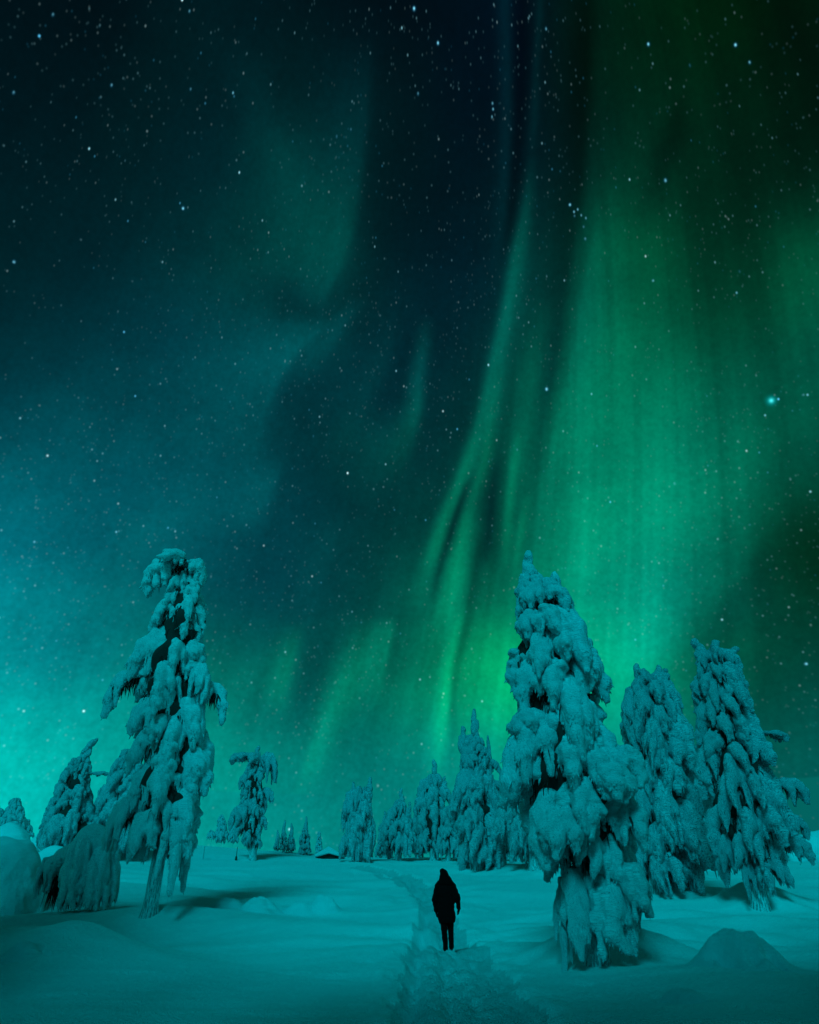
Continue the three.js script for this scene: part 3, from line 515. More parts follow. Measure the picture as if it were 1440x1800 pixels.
spruce({ kind: 'near', seed: 8, base: [262, 1606], label: 'tall snow-plastered spruce with a drooping mushroom cap on a bare leaning trunk', trunk: 0.24, around: 5, step: 0.46, droop: 1.1, width: 0.9, skip: 0.08, core: 0.54,
  outline: [[1010, 292, 350, 320], [1050, 288, 366, 318], [1090, 272, 380, 316], [1140, 252, 368, 314], [1180, 228, 360, 310], [1230, 222, 366, 308], [1290, 238, 380, 304], [1340, 226, 376, 300], [1400, 218, 378, 296], [1450, 216, 374, 290], [1480, 226, 350, 284]],
  extra: [[322, 992, 178, 1.55, 1.5, 0.75, 0], [326, 990, 120, 1.0, 1.5, 0.8, 0.3], [330, 996, 15, 0.85, 1.4, 1.2, 0], [250, 1190, 185, 1.25, 0.9, 1.1, 0.2, 1], [352, 1212, -5, 1.1, 0.9, 1.2, 0.1, 1], [345, 1190, 30, 0.9, 0.9, 1.2, 0.4], [312, 1460, 60, 0.8, 1.3, 2.0, 0.2, 1], [306, 1470, 20, 0.8, 1.2, 1.9, -0.1, 1], [322, 1455, 90, 0.8, 1.3, 1.7, 0.2], [240, 1430, 150, 0.75, 1.2, 1.6, 0.3]] });
spruce({ kind: 'middle', seed: 21, base: [1337, 1592], label: 'broad snowy spruce at the far right with arms reaching right', trunk: 0.3, around: 6, step: 0.5, droop: 1.05, width: 0.72, rough: 0.85,
  outline: [[1150, 1222, 1294, 1258], [1200, 1217, 1308, 1264], [1260, 1221, 1332, 1276], [1310, 1224, 1346, 1286], [1370, 1228, 1368, 1298], [1420, 1228, 1376, 1308], [1460, 1238, 1380, 1315], [1500, 1252, 1376, 1322], [1525, 1272, 1366, 1326]],
  caps: [[1240, 1168, 1.2, 1.25, 0.15], [1262, 1160, 0.9, 1.2], [1282, 1158, 0.7, 0.9, -0.7]],
  extra: [[1335, 1290, 0, 1.1, 0.6, 0.45], [1365, 1380, 0, 1.1, 0.8, 0.9], [1372, 1440, 0, 1.0, 0.7, 0.8], [1372, 1478, 0, 1.1, 0.7, 0.8], [1290, 1480, 140, 1.0, 0.7, 1.3], [1330, 1530, 90, 0.75, 1.0, 1.7, 0.2], [1322, 1520, 150, 0.7, 0.8, 1.6, 0.1], [1346, 1525, 20, 0.7, 0.8, 1.6, 0.1]] });
spruce({ kind: 'frost', seed: 31, base: [1150, 1566], label: 'snowy spruce with two horned tops just right of the tall twin-topped spruce', trunk: 0.3, around: 6, step: 0.5, droop: 1.2, width: 0.72, rough: 0.88,
  outline: [[1196, 1108, 1178, 1142], [1220, 1100, 1182, 1142], [1250, 1094, 1204, 1146], [1300, 1088, 1222, 1150], [1360, 1085, 1228, 1152], [1420, 1090, 1236, 1154], [1470, 1095, 1240, 1154], [1520, 1100, 1240, 1152], [1545, 1108, 1232, 1152]],
  caps: [[1130, 1205, 1.25, 1.1, 0.1], [1150, 1205, 1.2, 1.05, -0.35], [1156, 1184, 0.6, 0.9, -1.3]] });
spruce({ kind: 'frost', seed: 36, base: [940, 1530], label: 'frosted spruce with a bare foot tucked behind the left flank of the twin-topped spruce', trunk: 0.34, around: 6, step: 0.5, droop: 1.4, width: 0.85,
  outline: [[1345, 905, 945, 925], [1370, 882, 968, 925], [1420, 876, 985, 930], [1470, 884, 990, 936], [1495, 900, 975, 938]] });
spruce({ kind: 'frost', seed: 41, base: [838, 1528], label: 'tall narrow frosted spruce with a side spire rising above the treeline behind the walker', trunk: 0.32, around: 6, step: 0.45, droop: 1.25, width: 0.85,
  outline: [[1300, 818, 848, 836], [1330, 799, 858, 836], [1365, 806, 858, 838], [1400, 796, 880, 840], [1440, 792, 892, 842], [1490, 796, 896, 842], [1515, 806, 886, 842]],
  caps: [[836, 1306, 2.4, 1.2], [814, 1318, 1.6, 1.1], [863, 1384, 3.3, 0.7], [849, 1330, 1.3, 0.8]], extra: [[850, 1340, 5, 1.0, 0.5, 0.5], [852, 1375, 0, 1.2, 0.5, 0.4]] });
spruce({ kind: 'frost', seed: 42, base: [884, 1520], label: 'frosted spruce filling the treeline between the narrow spired one and the bare-footed one', trunk: 0.28, around: 5, step: 0.5, droop: 1.3, width: 0.85,
  outline: [[1385, 872, 892, 882], [1410, 864, 902, 882], [1450, 858, 908, 882], [1500, 862, 906, 882]], caps: [[882, 1392, 1.6, 0.7]] });
spruce({ kind: 'middle', seed: 45, base: [762, 1512], label: 'dark-gapped snowy spruce left of the tall narrow one in the treeline', trunk: 0.3, around: 5, step: 0.46, droop: 1.25, width: 0.85, skip: 0.1,
  outline: [[1368, 752, 774, 762], [1390, 733, 788, 761], [1420, 728, 794, 761], [1460, 726, 796, 762], [1495, 728, 794, 762]], caps: [[764, 1374, 1.9, 1.2], [782, 1385, 1.0, 0.8]] });
spruce({ kind: 'frost', seed: 47, base: [786, 1514], label: 'low frosted spruce in front of the gap right of the dark-gapped one', trunk: 0.25, around: 5, step: 0.5, droop: 1.3, width: 0.85,
  outline: [[1422, 778, 800, 790], [1445, 770, 810, 790], [1495, 768, 814, 790]] });
spruce({ kind: 'frost', seed: 49, base: [702, 1513], label: 'low frosted spruce with a slanting left side in the middle of the treeline', trunk: 0.28, around: 6, step: 0.5, droop: 1.3, width: 0.85,
  outline: [[1412, 694, 712, 704], [1432, 682, 722, 701], [1465, 670, 728, 699], [1498, 666, 732, 699]], caps: [[706, 1418, 1.5, 0.9], [720, 1436, 1.2, 0.7]] });
spruce({ kind: 'frost', seed: 53, base: [640, 1515], label: 'twin-topped frosted spruce at the left end of the treeline beside the hut', trunk: 0.28, around: 5, step: 0.45, droop: 1.7, width: 0.9,
  outline: [[1402, 610, 660, 636], [1425, 604, 662, 634], [1455, 601, 666, 634], [1500, 600, 668, 634]], caps: [[626, 1408, 1.5, 1.0, 0.2], [649, 1404, 1.6, 1.0]] });
spruce({ kind: 'middle', seed: 57, base: [444, 1512], label: 'slender crooked spruce with snow arms on both sides standing alone left of the hut', trunk: 0.3, around: 5, step: 0.42, droop: 1.1, width: 0.85, skip: 0.12,
  outline: [[1335, 436, 460, 450], [1350, 432, 468, 450], [1375, 421, 468, 446], [1405, 424, 468, 448], [1435, 414, 468, 442], [1465, 417, 466, 442], [1490, 428, 464, 445]],
  extra: [[446, 1330, 176, 1.75, 1.2, 0.6], [448, 1332, 100, 1.1, 1.2, 0.8], [462, 1336, -4, 1.15, 0.9, 1.5], [440, 1425, 180, 1.5, 0.7, 0.8], [460, 1392, 0, 0.9, 0.7, 1.1]], caps: [[452, 1336, 1.1, 1.0]] });
spruce({ kind: 'middle', seed: 61, base: [128, 1506], label: 'bushy snowy spruce with a nodding top behind the bent sapling at left', trunk: 0.34, around: 5, step: 0.42, droop: 1.0, width: 0.9, skip: 0.08,
  outline: [[1334, 120, 156, 140], [1352, 112, 160, 137], [1375, 100, 162, 134], [1410, 92, 172, 132], [1450, 72, 186, 130], [1485, 62, 194, 130]],
  caps: [[138, 1342, 2.1, 1.3, -0.5]], extra: [[158, 1360, 0, 1.3, 0.35, 0.3]] });
spruce({ kind: 'frost', seed: 67, base: [205, 1512], label: 'dense frosted spruce leaning against the left side of the mushroom-capped spruce', trunk: 0.28, around: 6, step: 0.45, droop: 1.2, width: 0.8,
  outline: [[1325, 214, 236, 228], [1355, 196, 250, 222], [1390, 180, 262, 216], [1430, 168, 268, 212], [1480, 164, 270, 210]] });
[[612, 1452, 1506, 16, 'stubby', 'half hidden left of the twin-topped frosted one by the hut'], [676, 1438, 1508, 18, 'stooped', 'in the gap right of the twin-topped frosted one by the hut'], [734, 1424, 1508, 17, 'slender', 'between the slanting and the dark-gapped spruce of the treeline'], [812, 1405, 1512, 22, 'tall hazy', 'at the left shoulder of the narrow spired spruce'], [866, 1425, 1512, 20, 'rounded', 'at the right shoulder of the narrow spired spruce'], [912, 1400, 1514, 22, 'hazy', 'just left of the bare-footed frosted spruce'], [966, 1410, 1516, 24, 'dim', 'right of the bare-footed frosted spruce behind the twin-topped one'], [1090, 1420, 1520, 24, 'shadowy', 'seen between the twin-topped and the horned spruce'], [1232, 1400, 1520, 26, 'pale', 'in the gap between the horned and the far right spruce'], [1420, 1462, 1505, 18, 'low', 'beyond the reaching arms at the right edge'], [232, 1440, 1500, 16, 'thin', 'behind the trunk of the mushroom-capped spruce'], [76, 1440, 1492, 14, 'little', 'left of the nodding-topped spruce'], [172, 1400, 1494, 18, 'narrow', 'right behind the nodding-topped spruce']].forEach(([x, y, b, w, look, where], i) => spruce({ kind: i % 3 ? 'frost' : 'middle', seed: 120 + i, base: [x, b], label: look + ' snowy spruce ' + where, trunk: 0.25, around: 5, step: 0.55, droop: 1.25, width: 0.8,
  outline: [[y + 8, x - w * 0.3, x + w * 0.3, x], [y + 24, x - w * 0.62, x + w * 0.6, x], [y + 50, x - w * 0.9, x + w, x], [Math.max(b - 12, y + 60), x - w, x + w, x]].slice(0, b - y > 62 ? 4 : 2).concat(b - y > 62 ? [] : [[b - 6, x - w, x + w, x]]), caps: [[x, y + 14, 1.3, 0.8]] }));
spruce({ kind: 'far', seed: 71, base: [26, 1472], label: 'small pointed snowy spruce at the left edge under the bright glow', trunk: 0.2, around: 5, step: 0.5, droop: 0.9,
  outline: [[1405, 18, 34, 28], [1420, 12, 40, 27], [1445, 4, 48, 26], [1466, -4, 52, 26]], caps: [[30, 1410, 1.7, 1.0, -0.35]] });
spruce({ kind: 'far', seed: 72, base: [-6, 1474], label: 'snowy spruce cut by the left edge of the picture', trunk: 0.2, around: 5, step: 0.5, droop: 0.9,
  outline: [[1415, -12, 0, -6], [1435, -20, 8, -6], [1465, -30, 16, -6]] });
spruce({ kind: 'far', seed: 73, base: [48, 1474], label: 'tiny snowy spruce right of the small pointed one at the left edge', trunk: 0.15, around: 5, step: 0.5, droop: 0.9,
  outline: [[1440, 45, 52, 48], [1452, 41, 56, 48], [1470, 38, 60, 48]] });
[[372, 1452, 1478, 12, 'leftmost'], [390, 1424, 1480, 14, 'tallest, middle one'], [410, 1440, 1484, 12, 'rightmost']].forEach(([x, y, b, w, which], i) => spruce({ kind: 'far', seed: 80 + i, base: [x, b], label: which + ' of three small far spruces on the ridge between mushroom-capped and crooked spruce', group: 'far spruces on the left ridge', trunk: 0.15, around: 5, step: 0.55, droop: 1.0,
  outline: [[y + 8, x - 3, x + 3, x], [y + 22, x - w * 0.6, x + w * 0.6, x], [b - 4, x - w, x + w, x]], caps: [[x, y + 14, 1.3, 0.7]] }));
[[487, 1472, 1496, 9, 'leftmost'], [499, 1456, 1499, 10, 'second from the left'], [512, 1460, 1500, 10, 'third from the left'], [537, 1448, 1503, 13, 'tallest'], [561, 1456, 1501, 8, 'thin rightmost']].forEach(([x, y, b, w, which], i) => spruce({ kind: 'far', seed: 90 + i, base: [x, b], label: which + ' of the five far spruces on the slope left of the hut', group: 'far spruces left of the hut', trunk: 0.15, around: 5, step: 0.55, droop: 1.0,
  outline: [[y + 6, x - 3, x + 3, x], [y + 16, x - w * 0.6, x + w * 0.6, x], [b - 3, x - w, x + w, x]], caps: [[x, y + 11, 1.2, 0.7]] }));

// unseen spruces added behind and beside the camera to shade the near snow
[[-18.6, -10.6, 22], [-20.8, -6, 22], [-12.6, -7.2, 20], [-16, -9.2, 20], [-19.5, -8, 20], [-11.2, -4.8, 17], [-18, -5, 20], [-13.8, -3, 20], [-11, -1.5, 17], [-9, 1.5, 16], [-5.6, 3.5, 16], [-2.6, 4.5, 17], [0.5, 5, 20], [4, 3, 20], [7, 0.5, 20], [9.5, -2, 20], [13, -5, 20], [11, 1, 20], [-15, 1, 21], [-14.5, -9.6, 22], [15.5, -2, 21], [-16.8, -7, 22], [-14.2, -12, 21], [3, 8, 22]].forEach(([x, z, h], i) => {
  const p = new THREE.Vector3(x, land(x, z), z), r = random(300 + i), K = kinds.far, o = thing('snowy_spruce', ['slim', 'stout', 'bowed', 'ragged', 'dense', 'lone', 'broad', 'leaning', 'grey', 'crooked', 'plump', 'forked', 'straight', 'shaggy', 'old', 'heavy', 'slanting', 'tufted', 'mossy', 'white', 'sturdy', 'narrow', 'lofty', 'wide'][i] + ' tall snowy spruce added out of view to shade the near snow', 'tree', p);
  part('trunk', trunkShape([[0, -0.3, 0], [0.1, h * 0.5, 0], [0, h - 0.2, 0.1]], 0.28, 0.05, i), frostedBark, o);
  for (let y = h - 0.6, a = 0; y > 1.6; y -= 0.75) for (let k = 0; k < 5; k++) { const m = part('snow_bough', K.snow[k % K.snow.length], snowTree, o), s = 0.5 + 2.0 * Math.pow((h - y) / h, 0.75); a += 1.31; m.position.set(0, y + 0.3 * s, 0); m.rotation.y = a; m.scale.set(s * mixf(0.85, 1.15, r()), s, s); part('needled_branch', K.twig[k], needles, m); }
});

// ---------------------------------------------------------------- snow-buried bushes and mounds
const metres = (p) => p.distanceTo(camera.position) / 1300 * 1.0;
function buried(o) {                                    // capsules and hollows given on the upright plane through the foot
  const p = ground(...o.base); p.y -= 0.06;
  const k = metres(p), L = (q) => { const [x, y] = upright(q[0], q[1], p); return [x, y, (q[3] ?? 0) * k]; };
  const caps = o.caps.map(([a, b, ra, rb]) => [L(a), L(b), ra * k, (rb ?? ra) * k]), cuts = (o.cuts ?? []).map((c) => [L(c), [c[2] * k, c[4] * k, c[5] * k]]), seed = o.seed;
  const lo = [9e9, -0.25, 9e9], hi = [-9e9, -9e9, -9e9];
  for (const [a, b, ra, rb] of caps) for (const [q, r] of [[a, ra], [b, rb]]) for (let n = 0; n < 3; n++) { lo[n] = Math.min(lo[n], q[n] - r - 0.15); hi[n] = Math.max(hi[n], q[n] + r + 0.15); }
  lo[1] = -0.25;
  const f = (q) => {
    let d = 9; for (const c of caps) d = smin(d, capsule(q, ...c), o.blend ?? 0.22);
    if (Math.abs(d) < 0.4) {
      d -= 0.09 * noise(q[0] * 1.6 + seed, q[1] * 1.6, q[2] * 1.6) * (o.lumpy ?? 1);
      d -= (o.streak ?? 0) * (noise(q[0] * 5.5 + seed, q[1] * 1.5, q[2] * 5.5) * 0.8 + noise(q[0] * 13, q[1] * 3.2 + seed, q[2] * 13) * 0.5) * smooth(o.top ?? 1.6, (o.top ?? 1.6) * 0.6, q[1]);
    }
    for (const [c, r] of cuts) d = -smin(-d, ellipsoid(q, c, r) + 0.05 * noise(q[0] * 6, q[1] * 2.5, q[2] * 6 + seed), 0.05);
    return d;
  };
  const t = thing(o.name, o.label, o.category, p, o.group);
  part('snow_hood', skin(f, lo, hi, o.cell ?? 0.06, 0.7), o.rime ? snowTree : snowMound, t);
  if (o.twigs) {
    const r = random(seed), pos = [], index = [];
    for (const [c, rr] of cuts) for (let n = 0; n < o.twigs; n++) { const a = mixf(-1, 1, r()) * rr[0], b = mixf(-1, 1, r()) * 0.6 * rr[2] - rr[2] * 0.25, y = c[1] + rr[1] * mixf(0.4, 1.1, r()); spike(pos, index, [c[0] + a, y, c[2] + b], [c[0] + a * 1.05 + mixf(-0.1, 0.1, r()), y - rr[1] * mixf(0.5, 1.7, r()), c[2] + b + mixf(-0.05, 0.1, r())], mixf(0.012, 0.03, r()), 3); }
    if (pos.length) part('needled_twigs', soup(pos, index), needles, t, 'stuff');
  }
  return t;
}
{
  const o = buried({ name: 'bent_sapling', category: 'sapling', seed: 5, base: [142, 1600], label: 'bent sapling bowed under snow with a dark hollow beside the left edge', cell: 0.04, streak: 0.1, top: 2.6, rime: true, blend: 0.16,
    caps: [[[186, 1560], [180, 1500], 16, 21], [[180, 1500], [160, 1484], 22, 26], [[160, 1484], [124, 1508], 25, 18], [[124, 1508], [92, 1524], 17, 14], [[92, 1524], [84, 1560], 13, 8]] });
  const r = random(55), K = kinds.near, p = o.position, k = metres(p);
  for (const [x, y, a, s, d, depth] of [[182, 1512, -10, 26, 2.6, 0], [176, 1508, 50, 30, 2.4, 8], [160, 1500, 90, 34, 2.2, 12], [170, 1530, 70, 30, 1.9, 12], [186, 1535, 10, 24, 2.2, 4], [146, 1508, 100, 30, 2.5, 10], [136, 1514, 80, 24, 1.5, 8], [112, 1514, 95, 18, 0.8, 6], [92, 1524, 160, 20, 2.4, 2], [150, 1548, 85, 30, 1.5, 12], [160, 1560, 60, 28, 1.3, 14], [176, 1560, 30, 24, 1.4, 10], [150, 1505, -90, 34, 2.2, -8], [120, 1515, -90, 30, 2.0, -8], [176, 1510, -60, 30, 2.2, -6]]) {
    const [X, Y] = upright(x, y, p), i = Math.floor(r() * K.snow.length), m = part('snow_bough', K.snow[i], snowTree, o), q = s * k;
    m.position.set(X, Y, depth * k); m.rotation.set(0, -a * Math.PI / 180, mixf(-0.1, 0.1, r()), 'YXZ'); m.scale.set(q, q * d, q * 1.1); part('needled_branch', K.twig[i], needles, m);
  }
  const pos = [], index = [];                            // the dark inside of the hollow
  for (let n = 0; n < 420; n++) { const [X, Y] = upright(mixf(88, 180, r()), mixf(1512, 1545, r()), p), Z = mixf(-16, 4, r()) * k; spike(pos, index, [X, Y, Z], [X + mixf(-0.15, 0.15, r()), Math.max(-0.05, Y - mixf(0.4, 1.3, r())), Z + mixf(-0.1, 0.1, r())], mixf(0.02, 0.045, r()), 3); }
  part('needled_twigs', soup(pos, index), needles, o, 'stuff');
}
buried({ name: 'buried_bush', category: 'bush', seed: 9, base: [12, 1604], label: 'large smooth rounded snow-buried bush cut by the left edge in the foreground', streak: 0.05, top: 1.9, cell: 0.05, lumpy: 1.2, blend: 0.3,
  caps: [[[-20, 1590], [10, 1536], 54, 46], [[10, 1536], [34, 1582], 42, 34], [[-40, 1560], [-4, 1522], 44, 32], [[50, 1580], [66, 1602], 20, 9], [[26, 1560, 0, 20], [30, 1604, 0, 34], 26, 22]] });
buried({ name: 'buried_bush', category: 'bush', seed: 12, base: [18, 1520], label: 'smaller snow-buried bush peeping over the large rounded one at the left edge', cell: 0.09,
  caps: [[[-10, 1500], [12, 1484], 34, 28], [[12, 1484], [48, 1512], 24, 18]] });
buried({ name: 'buried_bush', category: 'bush', seed: 14, base: [92, 1522], label: 'low curved snow hummock between the rounded bush and the bent sapling', cell: 0.07,
  caps: [[[66, 1515], [92, 1504], 12, 12], [[92, 1504], [128, 1506], 12, 14]] });
buried({ name: 'buried_bush', category: 'bush', seed: 15, base: [90, 1490], label: 'snow-buried bush in front of the nodding-topped spruce at left', cell: 0.09, streak: 0.05,
  caps: [[[66, 1488], [84, 1478], 14, 14], [[84, 1478], [120, 1488], 16, 14]] });
buried({ name: 'buried_bush', category: 'bush', seed: 23, base: [1425, 1512], label: 'snow-buried slope of young trees at the right edge below the reaching arms', cell: 0.09, streak: 0.06, top: 2,
  caps: [[[1470, 1500], [1430, 1494], 34, 24], [[1430, 1494], [1396, 1508], 20, 10]] });
function mound(x, y, w, h, label, name = 'snow_mound', category = 'snow mound', dips = [], power = 3.2) {                     // a heap whose skirt runs out into the snow field
  const p = ground(x, y), k = metres(p), R = w * k * 0.9, n = dips.length ? 72 : 34, m = dips.length ? 40 : 18, pos = [], index = [], s = x * 0.37;
  const at = (X, Z) => { const q = Math.hypot(X, Z * 1.2) / (w * k * 0.5), d = q * (1 + 0.28 * noise(X * 1.4 / (w * k) * 2 + s, 3, Z * 1.4 / (w * k) * 2)); return land(p.x + X, p.z + Z) - p.y - 0.02 + h * k * 1.15 * Math.exp(-Math.pow(d, power)) * (1 + 0.22 * noise(X * 3.4 + s, 1, Z * 3.4) + 0.08 * noise(X * 11, s, Z * 11)) - dips.reduce((v, [a, b, c, e]) => v + e * gauss((X - a) / c) * gauss((Z - b) / (c * 1.5)), 0); };
  pos.push(0, at(0, 0), 0);
  for (let i = 1; i <= m; i++) for (let j = 0; j < n; j++) { const a = j / n * 2 * Math.PI, X = Math.cos(a) * R * i / m, Z = Math.sin(a) * R * i / m; pos.push(X, at(X, Z), Z); }
  for (let j = 0; j < n; j++) index.push(0, 1 + (j + 1) % n, 1 + j);
  for (let i = 0; i < m - 1; i++) for (let j = 0; j < n; j++) { const a = 1 + i * n + j, b = 1 + i * n + (j + 1) % n; index.push(a, b, a + n, b, b + n, a + n); }
  const o = part(numbered(name), soup(pos, index), snowMound, scene); o.position.copy(p); tag(o, label, category);
}
mound(1304, 1700, 112, 40, 'domed snow-buried bush with shaded hollows in the right foreground', 'buried_bush', 'bush', [[-0.42, 0.34, 0.17, 0.36], [-0.3, 0.5, 0.1, 0.22], [0.42, 0.3, 0.11, 0.34], [0.36, 0.46, 0.1, 0.24], [0.05, 0.5, 0.12, 0.12]], 3);
mound(37, 1678, 46, 14, 'small low snow mound at the lower left edge');
mound(398, 1595, 50, 11, 'flat snow mound just right of the hanging lobe, leftmost of the mid-field mounds');
mound(456, 1603, 50, 17, 'round dome-shaped snow mound, second of the mid-field mounds');
mound(530, 1601, 42, 12, 'low snow mound touching a taller one, left of that pair in mid-field');
mound(568, 1599, 42, 18, 'taller rounded snow mound, rightmost of the mid-field mounds');
mound(1203, 1760, 58, 15, 'dark little snow mound near the bottom right, below the domed bush');

// ---------------------------------------------------------------- hut and marker poles at the edge of the wood
{
  const p = ground(578, 1510), k = metres(p), t = thing('wooden_hut', 'small dark wooden hut with a snow-covered gable roof at the edge of the wood', 'hut', p), W = 32 * k, Hh = 8 * k;
  const wall = new THREE.Shape([new THREE.Vector2(-W / 2, -0.4), new THREE.Vector2(W / 2, -0.4), new THREE.Vector2(W / 2, Hh * 0.55), new THREE.Vector2(0, Hh), new THREE.Vector2(-W / 2, Hh * 0.55)]);
  const g = new THREE.ExtrudeGeometry(wall, { depth: 2.4, bevelEnabled: false }); g.translate(0, 0, -2.4); part('wall', g, darkWood, t);
  for (const s of [-1, 1]) {
    const r = new THREE.Shape([new THREE.Vector2(0, Hh + 0.03), new THREE.Vector2(s * W * 0.62, Hh * 0.48), new THREE.Vector2(s * W * 0.68, Hh * 0.62), new THREE.Vector2(s * W * 0.45, Hh * 1.1), new THREE.Vector2(0, Hh + 0.45)]);
    const e = new THREE.ExtrudeGeometry(r, { depth: 3, bevelEnabled: true, bevelSize: 0.05, bevelThickness: 0.08, bevelSegments: 2 }); e.translate(0, 0, -2.7); part('roof', e, snowTree, t);
  }
  const d = new THREE.BoxGeometry(0.5, 0.8, 0.06); d.translate(0.25, 0.1, 0.03); part('door', d, needles, t);
}
function pole(x, y, top, r, label, m) {
  const p = ground(x, y), [, h] = upright(x, top, p), t = thing('marker_pole', label, 'pole', p), k = metres(p), g = new THREE.CylinderGeometry(r * k * 0.6, r * k, h + 0.3, 10); g.translate(0, h / 2 - 0.15, 0); part('shaft', g, m, t);
  const c = new THREE.SphereGeometry(r * k * 1.5, 12, 8); c.scale(1, 0.8, 1); c.translate(0, h, 0); part('snow_cap', c, snowTree, t);
  return [t, k];
}
pole(357, 1511, 1488, 0.9, 'pale frosted pole standing in the snow beside the mushroom-capped spruce', frostedBark);
{ const [t, k] = pole(415, 1512, 1488, 0.7, 'thin dark pole with a thick foot left of the crooked spruce', darkWood); const g = new THREE.CylinderGeometry(1.4 * k, 2 * k, 6 * k, 10); g.translate(0, 2.4 * k, 0); part('foot', g, darkWood, t); }

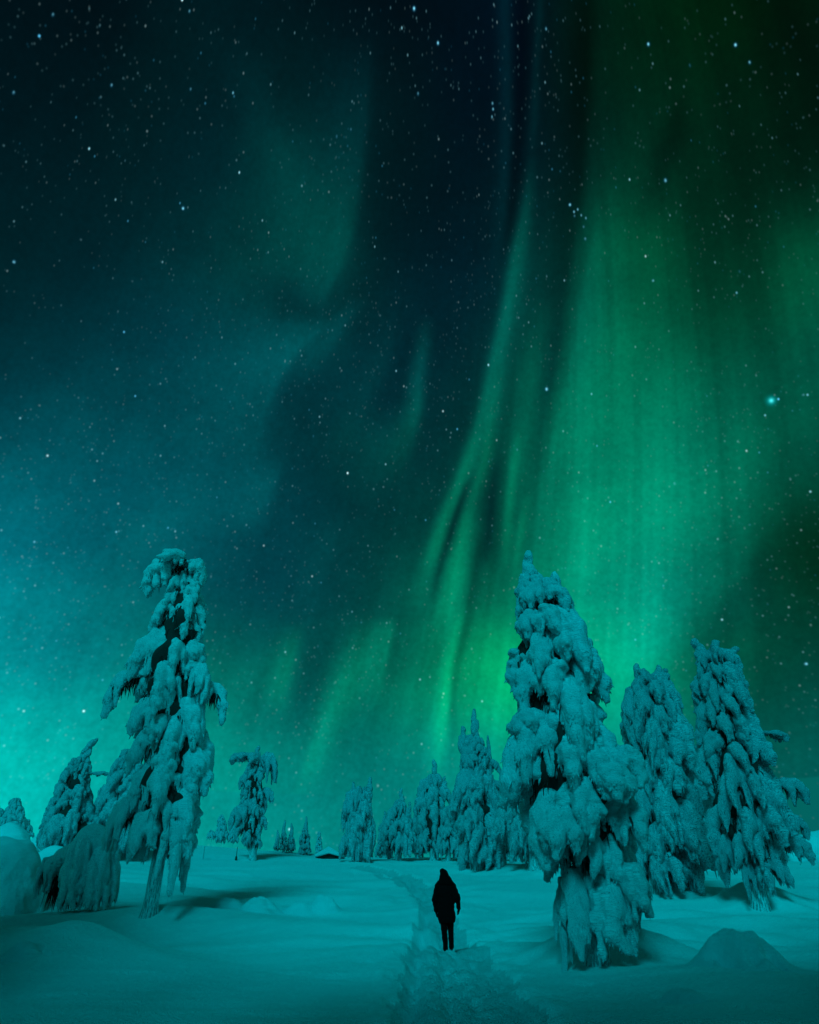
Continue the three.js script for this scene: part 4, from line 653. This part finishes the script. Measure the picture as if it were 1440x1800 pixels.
// ---------------------------------------------------------------- the walker, seen from behind
{
  const p = ground(786, 1671, surface); p.y -= 0.02;
  const k = (upright(786, 1526, p)[1]) / 1.76, t = thing('person', 'person in a black hooded parka, trousers and boots walking away along the snowy trail', 'person', p); t.scale.setScalar(k);
  const dull = (a, b, c) => new THREE.MeshPhysicalMaterial({ color: new THREE.Color().setRGB(a, b, c), roughness: 1, specularIntensity: 0.15 }), cloth = dull(0.0022, 0.0022, 0.0026), cloth2 = dull(0.0018, 0.0018, 0.002), leather = dull(0.002, 0.002, 0.002), face = new THREE.MeshStandardMaterial({ color: new THREE.Color().setRGB(0.45, 0.3, 0.23), roughness: 0.6 });
  const union = (list, blend) => (q) => { let d = 9; for (const c of list) d = smin(d, c.length === 2 ? ellipsoid(q, ...c) : capsule(q, ...c), blend); return d; };
  const arms = [[[-0.19, 1.37, 0], [-0.255, 1.08, 0.02], 0.05, 0.042], [[-0.255, 1.08, 0.02], [-0.235, 0.82, -0.05], 0.04, 0.028], [[0.17, 1.37, 0], [0.27, 1.12, 0.03], 0.05, 0.042], [[0.27, 1.12, 0.03], [0.305, 0.88, -0.06], 0.04, 0.028]];
  const legs = [[[-0.075, 0.86, 0], [-0.055, 0.47, 0.0], 0.08, 0.052], [[-0.055, 0.47, 0.0], [-0.035, 0.08, 0.06], 0.052, 0.036], [[0.085, 0.86, 0], [0.1, 0.48, -0.1], 0.08, 0.052], [[0.1, 0.48, -0.1], [0.11, 0.13, -0.12], 0.052, 0.036]];
  const head = [[[-0.035, 1.6, -0.03], [0.075, 0.108, 0.092]], [[-0.035, 1.535, -0.075], [0.045, 0.05, 0.04]], [[-0.035, 1.585, -0.125], [0.014, 0.024, 0.02]], [[-0.11, 1.59, -0.02], [0.014, 0.03, 0.02]], [[0.04, 1.59, -0.02], [0.014, 0.03, 0.02]], [[-0.035, 1.548, -0.108], [0.026, 0.008, 0.012]], [[-0.065, 1.61, -0.105], [0.016, 0.012, 0.01]], [[-0.005, 1.61, -0.105], [0.016, 0.012, 0.01]]];
  part('body', skin(union([...arms, ...legs, [[-0.03, 1.36, 0], [-0.035, 1.52, -0.01], 0.055, 0.05], [[0, 1.16, 0], [0.165, 0.26, 0.1]], [[0, 0.92, 0], [0.15, 0.14, 0.1]], ...head], 0.03), [-0.4, 0, -0.3], [0.4, 1.76, 0.25], 0.012), face, t);
  const fold = (f, a) => (q) => { const d = f(q); return Math.abs(d) > 0.06 ? d : d - a * noise(q[0] * 9, q[1] * 14, q[2] * 9) - a * 0.5 * noise(q[0] * 22, q[1] * 26, q[2] * 22); };
  const parka = union([[[0, 1.24, 0.01], [0.225, 0.24, 0.155]], [[0, 1.0, 0.01], [0.205, 0.3, 0.15]], [[0.01, 0.72, 0.0], [0.215, 0.24, 0.155]], [[-0.185, 1.36, 0], [-0.262, 1.08, 0.02], 0.085, 0.07], [[-0.262, 1.08, 0.02], [-0.24, 0.84, -0.04], 0.068, 0.05], [[0.17, 1.36, 0], [0.275, 1.12, 0.03], 0.085, 0.068], [[0.275, 1.12, 0.03], [0.305, 0.9, -0.05], 0.066, 0.048], [[-0.12, 1.43, 0.0], [0.1, 1.43, 0.0], 0.08, 0.08]], 0.045);
  const hem = (q) => Math.max(parka(q), 0.575 + 0.06 * (q[0] < 0 ? -q[0] * 0 : q[0] * 0.5) - q[1]);
  const gap = fold(hem, 0.012);
  part('parka', skin(gap, [-0.4, 0.55, -0.26], [0.42, 1.58, 0.26], 0.012), cloth, t);
  const hood = union([[[-0.03, 1.6, 0.0], [0.1, 0.13, 0.13]], [[-0.075, 1.7, -0.03], [0.055, 0.06, 0.07]], [[-0.01, 1.5, 0.03], [0.15, 0.11, 0.12]], [[0.01, 1.42, 0.05], [0.2, 0.09, 0.11]]], 0.06);
  part('hood', skin(fold((q) => Math.max(hood(q), -ellipsoid(q, [-0.035, 1.575, -0.16], [0.075, 0.1, 0.12])), 0.008), [-0.24, 1.3, -0.22], [0.22, 1.79, 0.22], 0.01), cloth2, t);
  part('trousers', skin(fold(union([[[-0.075, 0.84, 0], [-0.058, 0.47, 0.0], 0.1, 0.074], [[-0.058, 0.47, 0.0], [-0.036, 0.12, 0.055], 0.073, 0.058], [[0.085, 0.84, 0], [0.1, 0.48, -0.1], 0.1, 0.074], [[0.1, 0.48, -0.1], [0.11, 0.18, -0.12], 0.073, 0.056]], 0.012), 0.01), [-0.24, 0.02, -0.26], [0.26, 0.98, 0.2], 0.011), cloth2, t);
  for (const [x, y, z, pitch] of [[-0.036, 0.0, 0.05, 0.0], [0.112, 0.04, -0.13, -0.15]]) {
    const b = part('boot', skin(union([[[0, 0.24, 0.0], [0, 0.09, 0.0], 0.062, 0.056], [[0, 0.05, 0.02], [0, 0.048, -0.17], 0.052, 0.045]], 0.04), [-0.1, -0.04, -0.26], [0.1, 0.34, 0.12], 0.01), leather, t); b.position.set(x, y, z); b.rotation.x = pitch;
  }
  for (const [x, y, z, s] of [[-0.232, 0.79, -0.055, -1], [0.308, 0.85, -0.07, 1]]) {
    const list = [[[0, 0.02, 0], [0.026, 0.06, 0.045]], [[0, 0.08, 0.0], [0, 0.03, 0.0], 0.034, 0.03]];
    [[-0.033, 0.055], [-0.011, 0.062], [0.011, 0.06], [0.032, 0.048]].forEach(([f, l]) => { list.push([[0, -0.03, f], [-s * 0.012, -0.03 - l * 0.6, f * 1.1], 0.0125, 0.012], [[-s * 0.012, -0.03 - l * 0.6, f * 1.1], [-s * 0.036, -0.03 - l * 0.95, f * 1.05], 0.012, 0.011]); });
    list.push([[-s * 0.008, 0.03, -0.045], [-s * 0.025, -0.012, -0.062], 0.015, 0.013], [[-s * 0.025, -0.012, -0.062], [-s * 0.035, -0.04, -0.05], 0.013, 0.011]);
    const m = part('glove', skin(union(list, 0.008), [-0.09, -0.13, -0.1], [0.09, 0.14, 0.09], 0.004), leather, t); m.position.set(x, y, z); m.rotation.x = -0.15;
  }
}
renderer.render(scene, camera);
